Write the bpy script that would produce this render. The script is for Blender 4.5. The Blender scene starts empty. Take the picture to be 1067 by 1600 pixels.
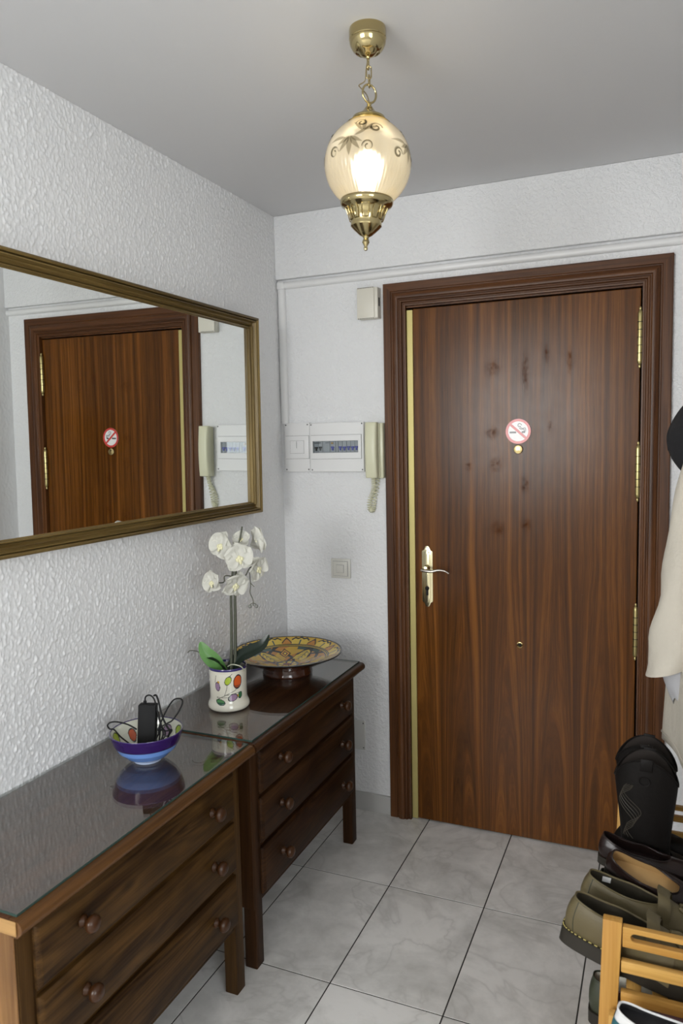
import bpy, bmesh, math, random
import numpy as np
from math import sin, cos, pi, sqrt, atan2, radians
from mathutils import Vector, Matrix, Euler

scene = bpy.context.scene
col = scene.collection

# ------------------------------------------------------------------ camera
CAM = (1.4618, -2.7753, 1.5267); YAW, PITCH, ROLL = 0.4074, -0.0921, 0.0207; FPX = 1163.65
def cam_matrix():
    Rz = Matrix.Rotation(YAW, 3, 'Z'); Rx = Matrix.Rotation(PITCH, 3, 'X'); Ry = Matrix.Rotation(ROLL, 3, 'Y')
    R = Rz @ Rx @ Ry                       # columns: right, forward, up
    r, f, u = R.col[0], R.col[1], R.col[2]
    M = Matrix(((r.x, u.x, -f.x, CAM[0]), (r.y, u.y, -f.y, CAM[1]), (r.z, u.z, -f.z, CAM[2]), (0, 0, 0, 1)))
    return M
cd = bpy.data.cameras.new('camera'); cam = bpy.data.objects.new('camera', cd); col.objects.link(cam)
cam.matrix_world = cam_matrix()
cd.sensor_fit = 'VERTICAL'; cd.sensor_height = 36.0; cd.sensor_width = 24.0
cd.lens = FPX / 1600 * 36.0; cd.clip_start = 0.05; cd.clip_end = 60
cd.dof.use_dof = True; cd.dof.focus_distance = 2.45; cd.dof.aperture_fstop = 5.6
scene.camera = cam

# ------------------------------------------------------------------ world, daylight, exposure
w = bpy.data.worlds.new('world'); scene.world = w; w.use_nodes = True
bg = w.node_tree.nodes['Background']; bg.inputs[0].default_value = (0.80, 0.88, 1.0, 1); bg.inputs[1].default_value = 1.2
def area(name, loc, rot, sx, sy, power, color):
    l = bpy.data.lights.new(name, 'AREA'); l.shape = 'RECTANGLE'; l.size = sx; l.size_y = sy; l.energy = power; l.color = color
    o = bpy.data.objects.new(name, l); col.objects.link(o); o.location = loc; o.rotation_euler = rot
    return o
# rear window daylight; the side light is added to brighten the left wall
area('daylight_rear_window', (-0.05, -5.42, 1.75), (radians(90), 0, 0), 1.75, 1.3, 205, (1.0, 0.985, 0.97))
area('added_side_light', (3.28, -4.1, 1.6), (radians(90), 0, radians(90)), 2.0, 1.5, 122, (0.95, 0.98, 1.0))
vs = scene.view_settings
vs.view_transform = 'Standard'; vs.look = 'None'; vs.gamma = 1.0; vs.use_curve_mapping = False
vs.exposure = -0.41

# ------------------------------------------------------------------ helpers
class MB:
    def __init__(s): s.v = []; s.f = []; s.c = None
    def add(s, vs, fs):
        b = len(s.v); s.v += [tuple(p) for p in vs]; s.f += [tuple(i + b for i in f) for f in fs]; return s
    def box(s, x0, x1, y0, y1, z0, z1):
        return s.add([(x0,y0,z0),(x1,y0,z0),(x1,y1,z0),(x0,y1,z0),(x0,y0,z1),(x1,y0,z1),(x1,y1,z1),(x0,y1,z1)],
                     [(0,3,2,1),(4,5,6,7),(0,1,5,4),(1,2,6,5),(2,3,7,6),(3,0,4,7)])
    def grid(s, nu, nv, fn, closeu=False):
        vs = [fn(i / (nu if closeu else nu - 1), j / (nv - 1)) for j in range(nv) for i in range(nu)]
        fs = []
        for j in range(nv - 1):
            for i in range(nu if closeu else nu - 1):
                a = j * nu + i; b = j * nu + (i + 1) % nu
                fs.append((a, b, b + nu, a + nu))
        return s.add(vs, fs)
    def lathe(s, prof, n=48, axis='z', o=(0, 0, 0)):
        vs = []; fs = []; m = len(prof)
        for i in range(n):
            a = 2 * pi * i / n
            for (r, z) in prof:
                p = (r * cos(a), r * sin(a), z)
                if axis == 'y': p = (p[0], -p[2], p[1])      # axis towards -y
                if axis == 'x': p = (p[2], p[0], p[1])
                vs.append((p[0] + o[0], p[1] + o[1], p[2] + o[2]))
        for i in range(n):
            k = (i + 1) % n
            for j in range(m - 1):
                q = [i * m + j, k * m + j, k * m + j + 1, i * m + j + 1]
                if prof[j][0] == 0: q = [q[0], q[2], q[3]]
                elif prof[j + 1][0] == 0: q = [q[0], q[1], q[2]]
                fs.append(tuple(q))
        return s.add(vs, fs)
    def tube(s, pts, r, n=8, closed=False, caps=True, flat=1.0):
        P = [Vector(p) for p in pts]; m = len(P); rr = r if isinstance(r, (list, tuple)) else [r] * m
        T = []
        for i in range(m):
            if closed: t = P[(i + 1) % m] - P[i - 1]
            else: t = P[min(i + 1, m - 1)] - P[max(i - 1, 0)]
            T.append(t.normalized() if t.length > 1e-9 else Vector((0, 0, 1)))
        up = Vector((0, 0, 1)) if abs(T[0].z) < .9 else Vector((1, 0, 0))
        nrm = (up - T[0] * up.dot(T[0])).normalized()
        vs = []
        for i in range(m):
            nrm = nrm - T[i] * nrm.dot(T[i])
            nrm = nrm.normalized() if nrm.length > 1e-6 else T[i].orthogonal().normalized()
            bn = T[i].cross(nrm)
            for k in range(n):
                a = 2 * pi * k / n
                vs.append(P[i] + nrm * (cos(a) * rr[i] * flat) + bn * (sin(a) * rr[i]))
        fs = []
        for i in range(m if closed else m - 1):
            j = (i + 1) % m
            for k in range(n):
                l = (k + 1) % n
                fs.append((i * n + k, i * n + l, j * n + l, j * n + k))
        if caps and not closed:
            fs.append(tuple(range(n))[::-1]); fs.append(tuple((m - 1) * n + k for k in range(n)))
        return s.add(vs, fs)
    def prism(s, poly, fn, d0, d1):
        n = len(poly)
        vs = [fn(a, b, d0) for a, b in poly] + [fn(a, b, d1) for a, b in poly]
        fs = [tuple(range(n))[::-1], tuple(range(n, 2 * n))] + [(i, (i + 1) % n, n + (i + 1) % n, n + i) for i in range(n)]
        return s.add(vs, fs)
    def ring(s, outer, inner, fn, d0, d1):
        n = len(outer)
        vs = [fn(a, b, d) for d in (d0, d1) for L in (outer, inner) for a, b in L]
        fs = []
        for i in range(n):
            j = (i + 1) % n
            fs += [(i, j, n + j, n + i)[::-1], (2*n + i, 2*n + j, 3*n + j, 3*n + i), (i, j, 2*n + j, 2*n + i), (n + i, n + j, 3*n + j, 3*n + i)[::-1]]
        return s.add(vs, fs)
    def sphere(s, c, r, nu=16, nv=10):
        rx, ry, rz = r if isinstance(r, (tuple, list)) else (r, r, r)
        prof = [(0 if j in (0, nv) else sin(pi * j / nv), -cos(pi * j / nv)) for j in range(nv + 1)]
        t = MB().lathe(prof, nu)
        return s.add([(c[0] + p[0] * rx, c[1] + p[1] * ry, c[2] + p[2] * rz) for p in t.v], t.f)
    def xf(s, M):
        s.v = [tuple(M @ Vector(p)) for p in s.v]; return s
    def build(s, name, mat, parent=None, bevel=0, seg=2, smooth=None, loc=None, rot=None, color=None):
        me = bpy.data.meshes.new(name); me.from_pydata([tuple(p) for p in s.v], [], s.f); me.update()
        bm = bmesh.new(); bm.from_mesh(me)
        bmesh.ops.recalc_face_normals(bm, faces=bm.faces)
        if bevel:
            es = [e for e in bm.edges if len(e.link_faces) == 2 and e.calc_face_angle(0) > radians(35)]
            bmesh.ops.bevel(bm, geom=es, offset=bevel, segments=seg, affect='EDGES', clamp_overlap=True, profile=.5)
        bm.to_mesh(me); bm.free()
        if color is not None:
            at = me.color_attributes.new('Col', 'FLOAT_COLOR', 'POINT')
            for i, p in enumerate(me.vertices):
                c = color(p.co); at.data[i].color = (c[0], c[1], c[2], 1)
        if smooth is not None or bevel:
            me.shade_smooth(); me.set_sharp_from_angle(angle=radians(smooth if smooth is not None else 30))
        me.materials.append(mat)
        o = bpy.data.objects.new(name, me); col.objects.link(o)
        if parent is not None: o.parent = parent
        if loc is not None: o.location = loc
        if rot is not None: o.rotation_euler = rot
        return o

def thing(name, label, cat, loc=(0, 0, 0), rz=0, group=None):
    o = bpy.data.objects.new(name, None); col.objects.link(o); o.location = loc; o.rotation_euler = (0, 0, rz); o.empty_display_size = .05
    tag(o, label, cat, group); return o
def tag(o, label, cat, group=None):
    o['label'] = label; o['category'] = cat
    if group: o['group'] = group
    return o
def struct(o, label=None, cat=None):
    o['kind'] = 'structure'
    if label: o['label'] = label
    if cat: o['category'] = cat
    return o
def share(src, name, parent, loc=(0, 0, 0), rot=(0, 0, 0), mat=None, scale=None):
    o = src.copy(); o.name = name; col.objects.link(o); o.parent = parent; o.location = loc; o.rotation_euler = rot
    if scale: o.scale = scale
    return o
def catmull(P, k=6):
    P = [Vector(p) for p in P]; out = []
    for i in range(len(P) - 1):
        a = P[max(i - 1, 0)]; b = P[i]; c = P[i + 1]; d = P[min(i + 2, len(P) - 1)]
        for j in range(k):
            t = j / k
            out.append(.5 * ((2 * b) + (c - a) * t + (2 * a - 5 * b + 4 * c - d) * t * t + (3 * b - a - 3 * c + d) * t ** 3))
    out.append(P[-1]); return out
def s2l(c): return tuple((x / 12.92 if x <= .04045 else ((x + .055) / 1.055) ** 2.4) for x in c)
def rgb(r, g, b): return s2l((r / 255, g / 255, b / 255))
def sst(a, b, x):
    t = min(1, max(0, (x - a) / (b - a))); return t * t * (3 - 2 * t)

# ------------------------------------------------------------------ materials
class NT:
    def __init__(s, name):
        s.m = bpy.data.materials.new(name); s.m.use_nodes = True; s.t = s.m.node_tree; s.b = s.t.nodes['Principled BSDF']; s.out = s.t.nodes['Material Output']
    def n(s, typ, **kw):
        x = s.t.nodes.new('ShaderNode' + typ)
        for k, v in kw.items():
            if k.startswith('i_'):
                k = k[2:]; k = int(k) if k.isdigit() else k
                if hasattr(v, 'is_output'): s.t.links.new(v, x.inputs[k])
                else: x.inputs[k].default_value = v
            else: setattr(x, k, v)
        return x
    def l(s, a, b): s.t.links.new(a, b)
    def set(s, **kw):
        for k, v in kw.items():
            inp = s.b.inputs[k.replace('_', ' ')]
            if hasattr(v, 'is_output'): s.l(v, inp)
            else: inp.default_value = (v[0], v[1], v[2], 1) if isinstance(v, (tuple, list)) and len(v) == 3 and inp.type == 'RGBA' else v
        return s
    def coords(s, kind='Object', scale=(1, 1, 1), rnd=0):
        tc = s.n('TexCoord'); v = tc.outputs[kind]
        if rnd:
            oi = s.n('ObjectInfo'); sc = s.n('Math', operation='MULTIPLY', i_0=oi.outputs['Random'], i_1=rnd)
            v = s.n('VectorMath', operation='ADD', i_0=v, i_1=sc.outputs[0]).outputs[0]
        return s.n('Mapping', i_Vector=v, i_Scale=scale).outputs[0]
    def noise(s, vec, scale=5, detail=3, rough=.5, dist=0):
        return s.n('TexNoise', i_Vector=vec, i_Scale=scale, i_Detail=detail, i_Roughness=rough, i_Distortion=dist).outputs[0]
    def ramp(s, fac, stops, interp='LINEAR'):
        r = s.n('ValToRGB', i_0=fac); e = r.color_ramp.elements; r.color_ramp.interpolation = interp
        while len(e) < len(stops): e.new(.5)
        for k, (p, c) in enumerate(stops): e[k].position = p; e[k].color = (c[0], c[1], c[2], 1) if isinstance(c, (tuple, list)) else (c, c, c, 1)
        return r.outputs[0]
    def mix(s, fac, a, b, mode='MIX'):
        x = s.n('Mix', data_type='RGBA', blend_type=mode)
        for i, v in ((0, fac), (6, a), (7, b)):
            if hasattr(v, 'is_output'): s.l(v, x.inputs[i])
            else: x.inputs[i].default_value = v if i == 0 else (v[0], v[1], v[2], 1)
        return x.outputs[2]
    def math(s, op, a, b=0.0, c=None):
        x = s.n('Math', operation=op)
        for i, v in enumerate((a, b, c)):
            if v is None: continue
            if hasattr(v, 'is_output'): s.l(v, x.inputs[i])
            else: x.inputs[i].default_value = v
        return x.outputs[0]
    def bump(s, h, strength=.3, dist=.01):
        s.l(s.n('Bump', i_Height=h, i_Strength=strength, i_Distance=dist).outputs[0], s.b.inputs['Normal']); return s

def plain(name, c, rough=.5, metal=0.0, bump=None, var=0.0, **kw):
    t = NT(name); t.set(Base_Color=c, Roughness=rough, Metallic=metal, **kw)
    if var:
        v = t.coords(rnd=7); n = t.noise(v, 14, 4)
        t.set(Base_Color=t.mix(n, tuple(x * (1 - var) for x in c), tuple(min(1, x * (1 + var)) for x in c)))
    if bump:
        t.bump(t.noise(t.coords(), bump[0], 3), bump[1], bump[2])
    return t.m

def wood(name, dark, light, axis='y', scale=1.0, rough=.4, knots=False, coat=0.0, spec=.3):
    t = NT(name)
    lo, hi = 1.6 * scale, 26 * scale
    sc = {'x': (lo, hi, hi), 'y': (hi, lo, hi), 'z': (hi, hi, lo)}[axis]
    v = t.coords(scale=sc, rnd=23)
    band = t.noise(v, .55, 3, .55, .7)
    sc2 = {'x': (4, 190, 190), 'y': (190, 4, 190), 'z': (190, 190, 4)}[axis]
    fine = t.noise(t.coords(scale=sc2, rnd=5), 1.0, 3, .6)
    f = t.math('ADD', t.math('MULTIPLY', band, .58), t.math('MULTIPLY', fine, .42))
    if knots:                                  # growth rings: contour lines of a long, slow noise
        scr_ = {'x': (1.1, 9, 9), 'y': (9, 1.1, 9), 'z': (9, 9, 1.1)}[axis]
        rg = t.noise(t.coords(scale=scr_, rnd=17), 1.0, 2, .45, .25)
        ln_ = t.math('SINE', t.math('MULTIPLY', rg, 95.0))
        f = t.math('ADD', f, t.math('MULTIPLY', ln_, .055))
    c = t.ramp(f, [(.36, dark), (.64, light)])
    if knots:
        sc3 = {'x': (3.2, 6, 6), 'y': (6, 3.2, 6), 'z': (6, 6, 3.2)}[axis]
        vo = t.n('TexVoronoi', i_Vector=t.coords(scale=sc3, rnd=11), i_Scale=1.15)
        k = t.ramp(vo.outputs['Distance'], [(.02, 1.0), (.11, 0.0)])
        c = t.mix(t.math('MULTIPLY', k, .6), c, tuple(x * .35 for x in dark))
        blot = t.ramp(t.noise(t.coords(rnd=3), 6, 4), [(.45, 0.0), (.75, .6)])
        c = t.mix(blot, c, tuple(x * .62 for x in dark))
    t.set(Base_Color=c, Roughness=rough, Coat_Weight=coat, Coat_Roughness=.25); t.b.inputs['Specular IOR Level'].default_value = spec
    t.bump(fine, .06, .002)
    return t.m

def plaster(name, c, big, small, strength, dist, stretch=(1, 1, 1), pits=False):
    t = NT(name)
    v = t.coords('Object', scale=stretch)
    a = t.noise(v, big, 3, .55, .6); b = t.noise(v, small, 2, .5)
    h = t.math('ADD', t.ramp(a, [(.38, 0.0), (.68, 1.0)]), t.math('MULTIPLY', b, .35))
    cc = c
    if pits:
        p = t.ramp(t.noise(t.coords(), 130, 3, .6), [(.66, 0.0), (.76, .55)])
        sp = t.ramp(t.noise(t.coords(), 5, 3, .6), [(.42, 0.0), (.65, 1.0)])
        pm = t.math('MULTIPLY', p, sp)
        cc = t.mix(pm, c, tuple(x * .62 for x in c))
    t.set(Base_Color=cc, Roughness=.85); t.b.inputs['Specular IOR Level'].default_value = .25
    t.bump(h, strength, dist)
    return t.m

def glassy(name, tint, ior=1.5, rough=0.0, fac=None):
    t = NT(name); t.t.nodes.remove(t.b)
    geo = t.n('NewGeometry'); io = t.math('ADD', ior, t.math('MULTIPLY', geo.outputs['Backfacing'], 1 / ior - ior))   # same reflectance from either side of a thin sheet
    fr = t.n('Fresnel', i_IOR=io)
    tr = t.n('BsdfTransparent', i_Color=(*tint, 1)); gl = t.n('BsdfGlossy', i_Roughness=rough)
    mx = t.n('MixShader', i_0=fr.outputs[0], i_1=tr.outputs[0], i_2=gl.outputs[0])
    t.l(mx.outputs[0], t.out.inputs[0]); return t.m

def vcol(name, rough=.15, coat=.5, spec=.5):
    t = NT(name); a = t.n('Attribute', attribute_name='Col')
    t.set(Base_Color=a.outputs['Color'], Roughness=rough, Coat_Weight=coat, Coat_Roughness=.05); return t.m

M = {}
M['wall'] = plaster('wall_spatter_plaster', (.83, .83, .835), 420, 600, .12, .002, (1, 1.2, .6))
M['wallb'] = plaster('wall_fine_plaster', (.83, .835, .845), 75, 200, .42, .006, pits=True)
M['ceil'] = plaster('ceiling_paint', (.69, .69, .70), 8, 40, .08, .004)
M['rear'] = plaster('rear_room_paint', (.66, .64, .61), 8, 40, .08, .004)
M['white_pl'] = plain('white_plastic', (.78, .78, .77), .38)
M['white_pl2'] = plain('white_plastic_cover', (.80, .80, .80), .3)
M['offwhite'] = plain('aged_offwhite_plastic', (.72, .69, .60), .4)
M['ivory'] = plain('ivory_switch_plastic', (.70, .69, .64), .35)
M['cream'] = plain('cream_plastic', (.70, .69, .50), .32)
M['seam'] = plain('grey_seam', (.30, .30, .30), .7)
M['screw'] = plain('screw_metal', (.12, .12, .12), .5, .6)
M['dark'] = plain('dark_gap', (.012, .010, .009), .8)
M['brass'] = plain('polished_brass', (.78, .62, .30), .16, 1.0)
M['brass_lamp'] = plain('lamp_brass', (.50, .41, .21), .13, 1.0)
M['brass_pale'] = plain('pale_brass', (.72, .65, .42), .24, 1.0)
M['brass_hinge'] = plain('hinge_brass', (.50, .42, .19), .3, .9)
M['brass_strip'] = plain('matte_brass_strip', (.52, .44, .17), .42, .45)
M['steel'] = plain('worn_steel', (.5, .47, .42), .25, 1.0)
M['blue_sw'] = plain('blue_breaker_toggle', (.06, .07, .42), .35)
M['black_sw'] = plain('black_breaker_toggle', (.02, .02, .022), .4)
M['grey_pl'] = plain('grey_breaker_body', (.50, .51, .51), .45)
M['orange_sw'] = plain('amber_test_button', (.55, .3, .05), .4)
M['smoke'] = glassy('clear_breaker_cover', (.86, .88, .90), 1.45)
M['mirror'] = plain('mirror_silver', (.88, .90, .885), .0, 1.0)
M['glass_top'] = glassy('dresser_glass', (.95, .965, .955), 1.80, 0.0)
M['glass_edge'] = plain('green_glass_edge', (.035, .065, .055), .2)
M['pane'] = glassy('window_glass', (.96, .97, .97))

PINE_D, PINE_L = (.021, .0085, .0021), (.092, .045, .0118)
RED_D, RED_L = (.015, .0052, .0018), (.055, .0225, .0070)
M['pine_y'] = wood('stained_pine_lengthwise', PINE_D, PINE_L, 'y', 1.0, .5, knots=True, spec=.15)
M['pine_x'] = wood('stained_pine_crosswise', PINE_D, PINE_L, 'x', 1.0, .38)
M['red_y'] = wood('red_stained_pine_lengthwise', RED_D, RED_L, 'y', 1.0, .5, knots=True, spec=.15)
M['red_z'] = wood('red_stained_pine_upright', RED_D, RED_L, 'z', 1.0, .5, spec=.15)
M['red_edge'] = wood('red_stained_pine_moulding', (.020, .0075, .003), (.070, .028, .0098), 'y', 1.0, .4, spec=.3)
M['top_y'] = wood('varnished_pine_top', (.055, .022, .010), (.125, .054, .024), 'y', 1.0, .45, knots=True, spec=.15)
M['pine_z'] = wood('stained_pine_upright', PINE_D, PINE_L, 'z', 1.0, .5, spec=.15)
M['pine_side'] = wood('window_lit_pine_end', (.12, .052, .015), (.27, .14, .048), 'z', .8, .42, knots=True)  # near dresser's pine with window light on its end painted in
M['pine_light'] = wood('window_lit_pine_strip', (.20, .105, .034), (.40, .23, .085), 'x', .8, .45)  # same pine, window light painted brighter along the top's near end
M['pine_edge'] = wood('stained_pine_moulding', (.038, .015, .004), (.125, .054, .0155), 'y', 1.0, .4)
M['knob'] = plain('turned_wood_knob', (.046, .0165, .0048), .28, 0, None, .25, Specular_IOR_Level=.35)
M['bamboo'] = wood('yellow_rack_wood', (.50, .25, .055), (.70, .41, .115), 'x', .6, .38)
M['bamboo_z'] = wood('yellow_rack_wood_upright', (.50, .25, .055), (.70, .41, .115), 'z', .6, .38)

def door_wood():
    t = NT('sapele_door_veneer')
    tc = t.n('TexCoord').outputs['Object']; sp = t.n('SeparateXYZ', i_0=tc)
    X, Z = sp.outputs[0], sp.outputs[2]
    low = t.math('MAXIMUM', t.math('SUBTRACT', 1.06, Z), 0.0)
    warp = t.math('SINE', t.math('MULTIPLY', X, 37.0))
    X2 = t.math('ADD', X, t.math('MULTIPLY', t.math('MULTIPLY', warp, low), .045))
    wob = t.noise(t.n('CombineXYZ', i_0=t.math('MULTIPLY', X, 4.0), i_2=t.math('MULTIPLY', Z, 1.6)).outputs[0], 1.0, 2)
    X3 = t.math('ADD', X2, t.math('MULTIPLY', wob, .02))
    def nz(sx, sz, detail=3, rough=.55):
        return t.noise(t.n('CombineXYZ', i_0=t.math('MULTIPLY', X3, sx), i_2=t.math('MULTIPLY', Z, sz)).outputs[0], 1.0, detail, rough)
    broad = nz(28, .35); mid = nz(75, .8); fine = nz(420, 9.0, 4, .6)
    f = t.math('ADD', t.math('MULTIPLY', broad, .40), t.math('ADD', t.math('MULTIPLY', mid, .36), t.math('MULTIPLY', fine, .24)))
    c = t.ramp(f, [(.37, (.036, .0118, .0020)), (.5, (.104, .0350, .0050)), (.63, (.222, .080, .0125))])
    # worn, greasy smudges on the varnish round the sign
    spots = [(.882, 1.79, .030, .030), (1.0, 1.77, .014, .075), (.88, 1.555, .026, .022), (.893, 1.435, .024, .026), (1.0, 1.36, .016, .032),
             (1.075, 1.83, .012, .03), (1.155, 1.80, .010, .05), (.90, 1.195, .03, .03), (1.005, 1.21, .02, .03), (.79, 1.43, .012, .02), (1.09, 1.57, .012, .02)]
    m = None
    for (x, z, rx, rz) in spots:
        dx = t.math('DIVIDE', t.math('SUBTRACT', X, x), rx); dz = t.math('DIVIDE', t.math('SUBTRACT', Z, z), rz)
        d = t.math('SQRT', t.math('ADD', t.math('MULTIPLY', dx, dx), t.math('MULTIPLY', dz, dz)))
        v = t.n('MapRange', i_0=d, i_1=1.5, i_2=.0, i_3=0.0, i_4=1.0, interpolation_type='SMOOTHSTEP').outputs[0]
        m = v if m is None else t.math('MAXIMUM', m, v)
    brk = t.ramp(t.noise(tc, 60, 4, .65), [(.38, .15), (.62, 1.0)])
    m = t.math('MULTIPLY', m, brk)
    c = t.mix(t.math('MULTIPLY', m, .6), c, (.06, .016, .004))
    mott = t.noise(tc, 16, 4, .6)
    r = t.math('ADD', .20, t.math('MULTIPLY', mott, .10))
    t.set(Base_Color=c, Roughness=r, Specular_IOR_Level=t.math('MULTIPLY', t.math('SUBTRACT', 1.0, t.math('MULTIPLY', m, .9)), .21))
    t.bump(t.math('ADD', fine, t.math('MULTIPLY', mott, 1.5)), .05, .002)
    return t.m
M['door'] = door_wood()
M['case_z'] = wood('mahogany_casing_upright', (.048, .0165, .0050), (.145, .055, .0165), 'z', 1.3, .38, spec=.3)
M['case_x'] = wood('mahogany_casing_across', (.048, .0165, .0050), (.145, .055, .0165), 'x', 1.3, .38, spec=.3)
M['gilt'] = wood('worn_gilt_wood_y', (.085, .052, .014), (.26, .175, .058), 'y', 1.0, .36)
M['gilt_z'] = wood('worn_gilt_wood_z', (.085, .052, .014), (.30, .21, .08), 'z', 1.0, .36)

def tile_mat():
    t = NT('marbled_floor_tile')
    v = t.coords('Object', rnd=31)
    a = t.noise(v, 4.5, 5, .62, .6); b = t.noise(v, 17, 5, .65, .3)
    rid = t.math('ABSOLUTE', t.math('SUBTRACT', t.noise(v, 3.2, 4, .55, .9), .5))
    vein = t.ramp(rid, [(.0, 1.0), (.022, .25), (.05, 0.0)])
    c = t.ramp(t.math('ADD', t.math('MULTIPLY', a, .7), t.math('MULTIPLY', b, .3)), [(.36, (.60, .59, .565)), (.60, (.84, .825, .80))])
    c = t.mix(t.math('MULTIPLY', vein, .42), c, (.50, .49, .465))
    t.set(Base_Color=c, Roughness=.27); t.b.inputs['Specular IOR Level'].default_value = .45
    t.bump(b, .015, .002); return t.m
M['tile'] = tile_mat()
M['grout'] = plain('dark_grout', (.03, .028, .025), .9)
M['base_tile'] = plain('baseboard_tile', (.52, .515, .50), .3, 0, None, .08)

# ------------------------------------------------------------------ the room
H = 2.444; XR = 1.605; YR = -5.2
TX, TY, SX, SY = 0.2896, -0.4771, 0.33, 0.4997
fl = struct(MB().box(-1.6, 3.0, YR, .15, -.06, -.0013).build('floor', M['grout']))
tile_me = {}
G = .0020
def add_tile(x0, x1, y0, y1):
    k = (round(x1 - x0, 4), round(y1 - y0, 4)); cx, cy = (x0 + x1) / 2, (y0 + y1) / 2
    if k not in tile_me:
        hx, hy = (x1 - x0) / 2 - G, (y1 - y0) / 2 - G
        o = MB().box(-hx, hx, -hy, hy, -.0015, 0).build('tile', M['tile'], fl, bevel=.0004, seg=1)
        tile_me[k] = o.data; o.location = (cx, cy, 0)
    else:
        o = bpy.data.objects.new('tile', tile_me[k]); col.objects.link(o); o.parent = fl; o.location = (cx, cy, 0)
for i in range(-7, 10):
    for j in range(-10, 2):
        x0 = max(TX + i * SX, -1.6); x1 = min(TX + (i + 1) * SX, 3.0); y0 = max(TY + j * SY, YR); y1 = min(TY + (j + 1) * SY, .12)
        if x1 - x0 < .02 or y1 - y0 < .02: continue
        if y0 > -3.05 - .01 and (x1 < 0.0): continue
        if y0 > -1.85 and x0 > XR: continue
        add_tile(x0, x1, y0, y1)
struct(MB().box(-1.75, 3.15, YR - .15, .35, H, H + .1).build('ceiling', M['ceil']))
def perlin(x, y, seed):
    rs = np.random.RandomState(seed); g = rs.rand(256, 256) * 2 * np.pi
    xi = np.floor(x).astype(int); yi = np.floor(y).astype(int); xf = x - xi; yf = y - yi
    u = xf * xf * xf * (xf * (xf * 6 - 15) + 10); v = yf * yf * yf * (yf * (yf * 6 - 15) + 10)
    def gr(i, j, dx, dy): a = g[i % 256, j % 256]; return np.cos(a) * dx + np.sin(a) * dy
    n00 = gr(xi, yi, xf, yf); n10 = gr(xi + 1, yi, xf - 1, yf); n01 = gr(xi, yi + 1, xf, yf - 1); n11 = gr(xi + 1, yi + 1, xf - 1, yf - 1)
    return (n00 * (1 - u) + n10 * u) * (1 - v) + (n01 * (1 - u) + n11 * u) * v
def spatter_wall(name, x, sgn, y0, y1, z0, z1, step, seed, mat, back):
    """a wall whose room face is a real relief of sprayed plaster"""
    ny = int((y1 - y0) / step) + 1; nz = int((z1 - z0) / (step * 1.35)) + 1
    Y, Z = np.meshgrid(np.linspace(y0, y1, ny), np.linspace(z0, z1, nz))
    wy = Y + .004 * perlin(Y * 60, Z * 35, seed + 5)
    a = perlin(wy * 165, Z * 132, seed); b = perlin(wy * 80, Z * 66, seed + 1); c = perlin(Y * 260, Z * 200, seed + 2)
    h = np.clip(a * 1.3 + b * .8 + .04, 0, .85) * .0044 + c * .0008
    V = np.stack([x + sgn * h, Y, Z], -1).reshape(-1, 3)
    i = (np.arange(nz - 1)[:, None] * ny + np.arange(ny - 1)[None, :]).reshape(-1)
    F = np.stack([i, i + 1, i + 1 + ny, i + ny], -1)
    if sgn < 0: F = F[:, ::-1]
    bx = MB().box(*back); nb = len(V)
    V = np.concatenate([V, np.array(bx.v)]); F = np.concatenate([F, np.array(bx.f) + nb])
    me = bpy.data.meshes.new(name); me.vertices.add(len(V)); me.vertices.foreach_set('co', V.astype(np.float32).ravel())
    me.loops.add(F.size); me.loops.foreach_set('vertex_index', F.astype(np.int32).ravel())
    me.polygons.add(len(F)); me.polygons.foreach_set('loop_start', np.arange(0, F.size, 4, dtype=np.int32))
    sm = np.ones(len(F), dtype=bool); sm[-6:] = False
    me.polygons.foreach_set('use_smooth', sm); me.update(calc_edges=True); me.validate()
    me.materials.append(mat); o = bpy.data.objects.new(name, me); col.objects.link(o); return o
struct(spatter_wall('wall_left', 0.0, 1, -2.10, -.0005, .0005, H - .0005, .0026, 3, M['wall'], (-.15, -.0004, -3.05, .3, 0, H)))
struct(MB().box(-1.75, -.15, -3.05, -2.9, 0, H).build('wall_left_return', M['rear']))
struct(MB().box(-1.75, -1.6, YR, -3.05, 0, H).build('wall_rear_left', M['rear']))
struct(spatter_wall('wall_right', XR, -1, -1.8495, -.0005, .0005, H - .0005, .0055, 11, M['wall'], (XR + .0004, XR + .15, -1.85, .3, 0, H)))
struct(MB().box(XR + .15, 3.15, -1.85, -1.7, 0, H).build('wall_right_return', M['rear']))
DX0, DX1, DZ = .520, 1.430, 2.075       # rough door opening
struct(MB().box(0, DX0, 0, .25, 0, H).box(DX1, XR, 0, .25, 0, H).box(DX0, DX1, 0, .25, DZ, H).build('wall_back', M['wallb']))
struct(MB().box(0, XR, -.022, 0, 2.193, H).build('trim_1', M['wallb'], bevel=.004), 'white plaster lintel band across the top of the door wall', 'lintel')
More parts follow.
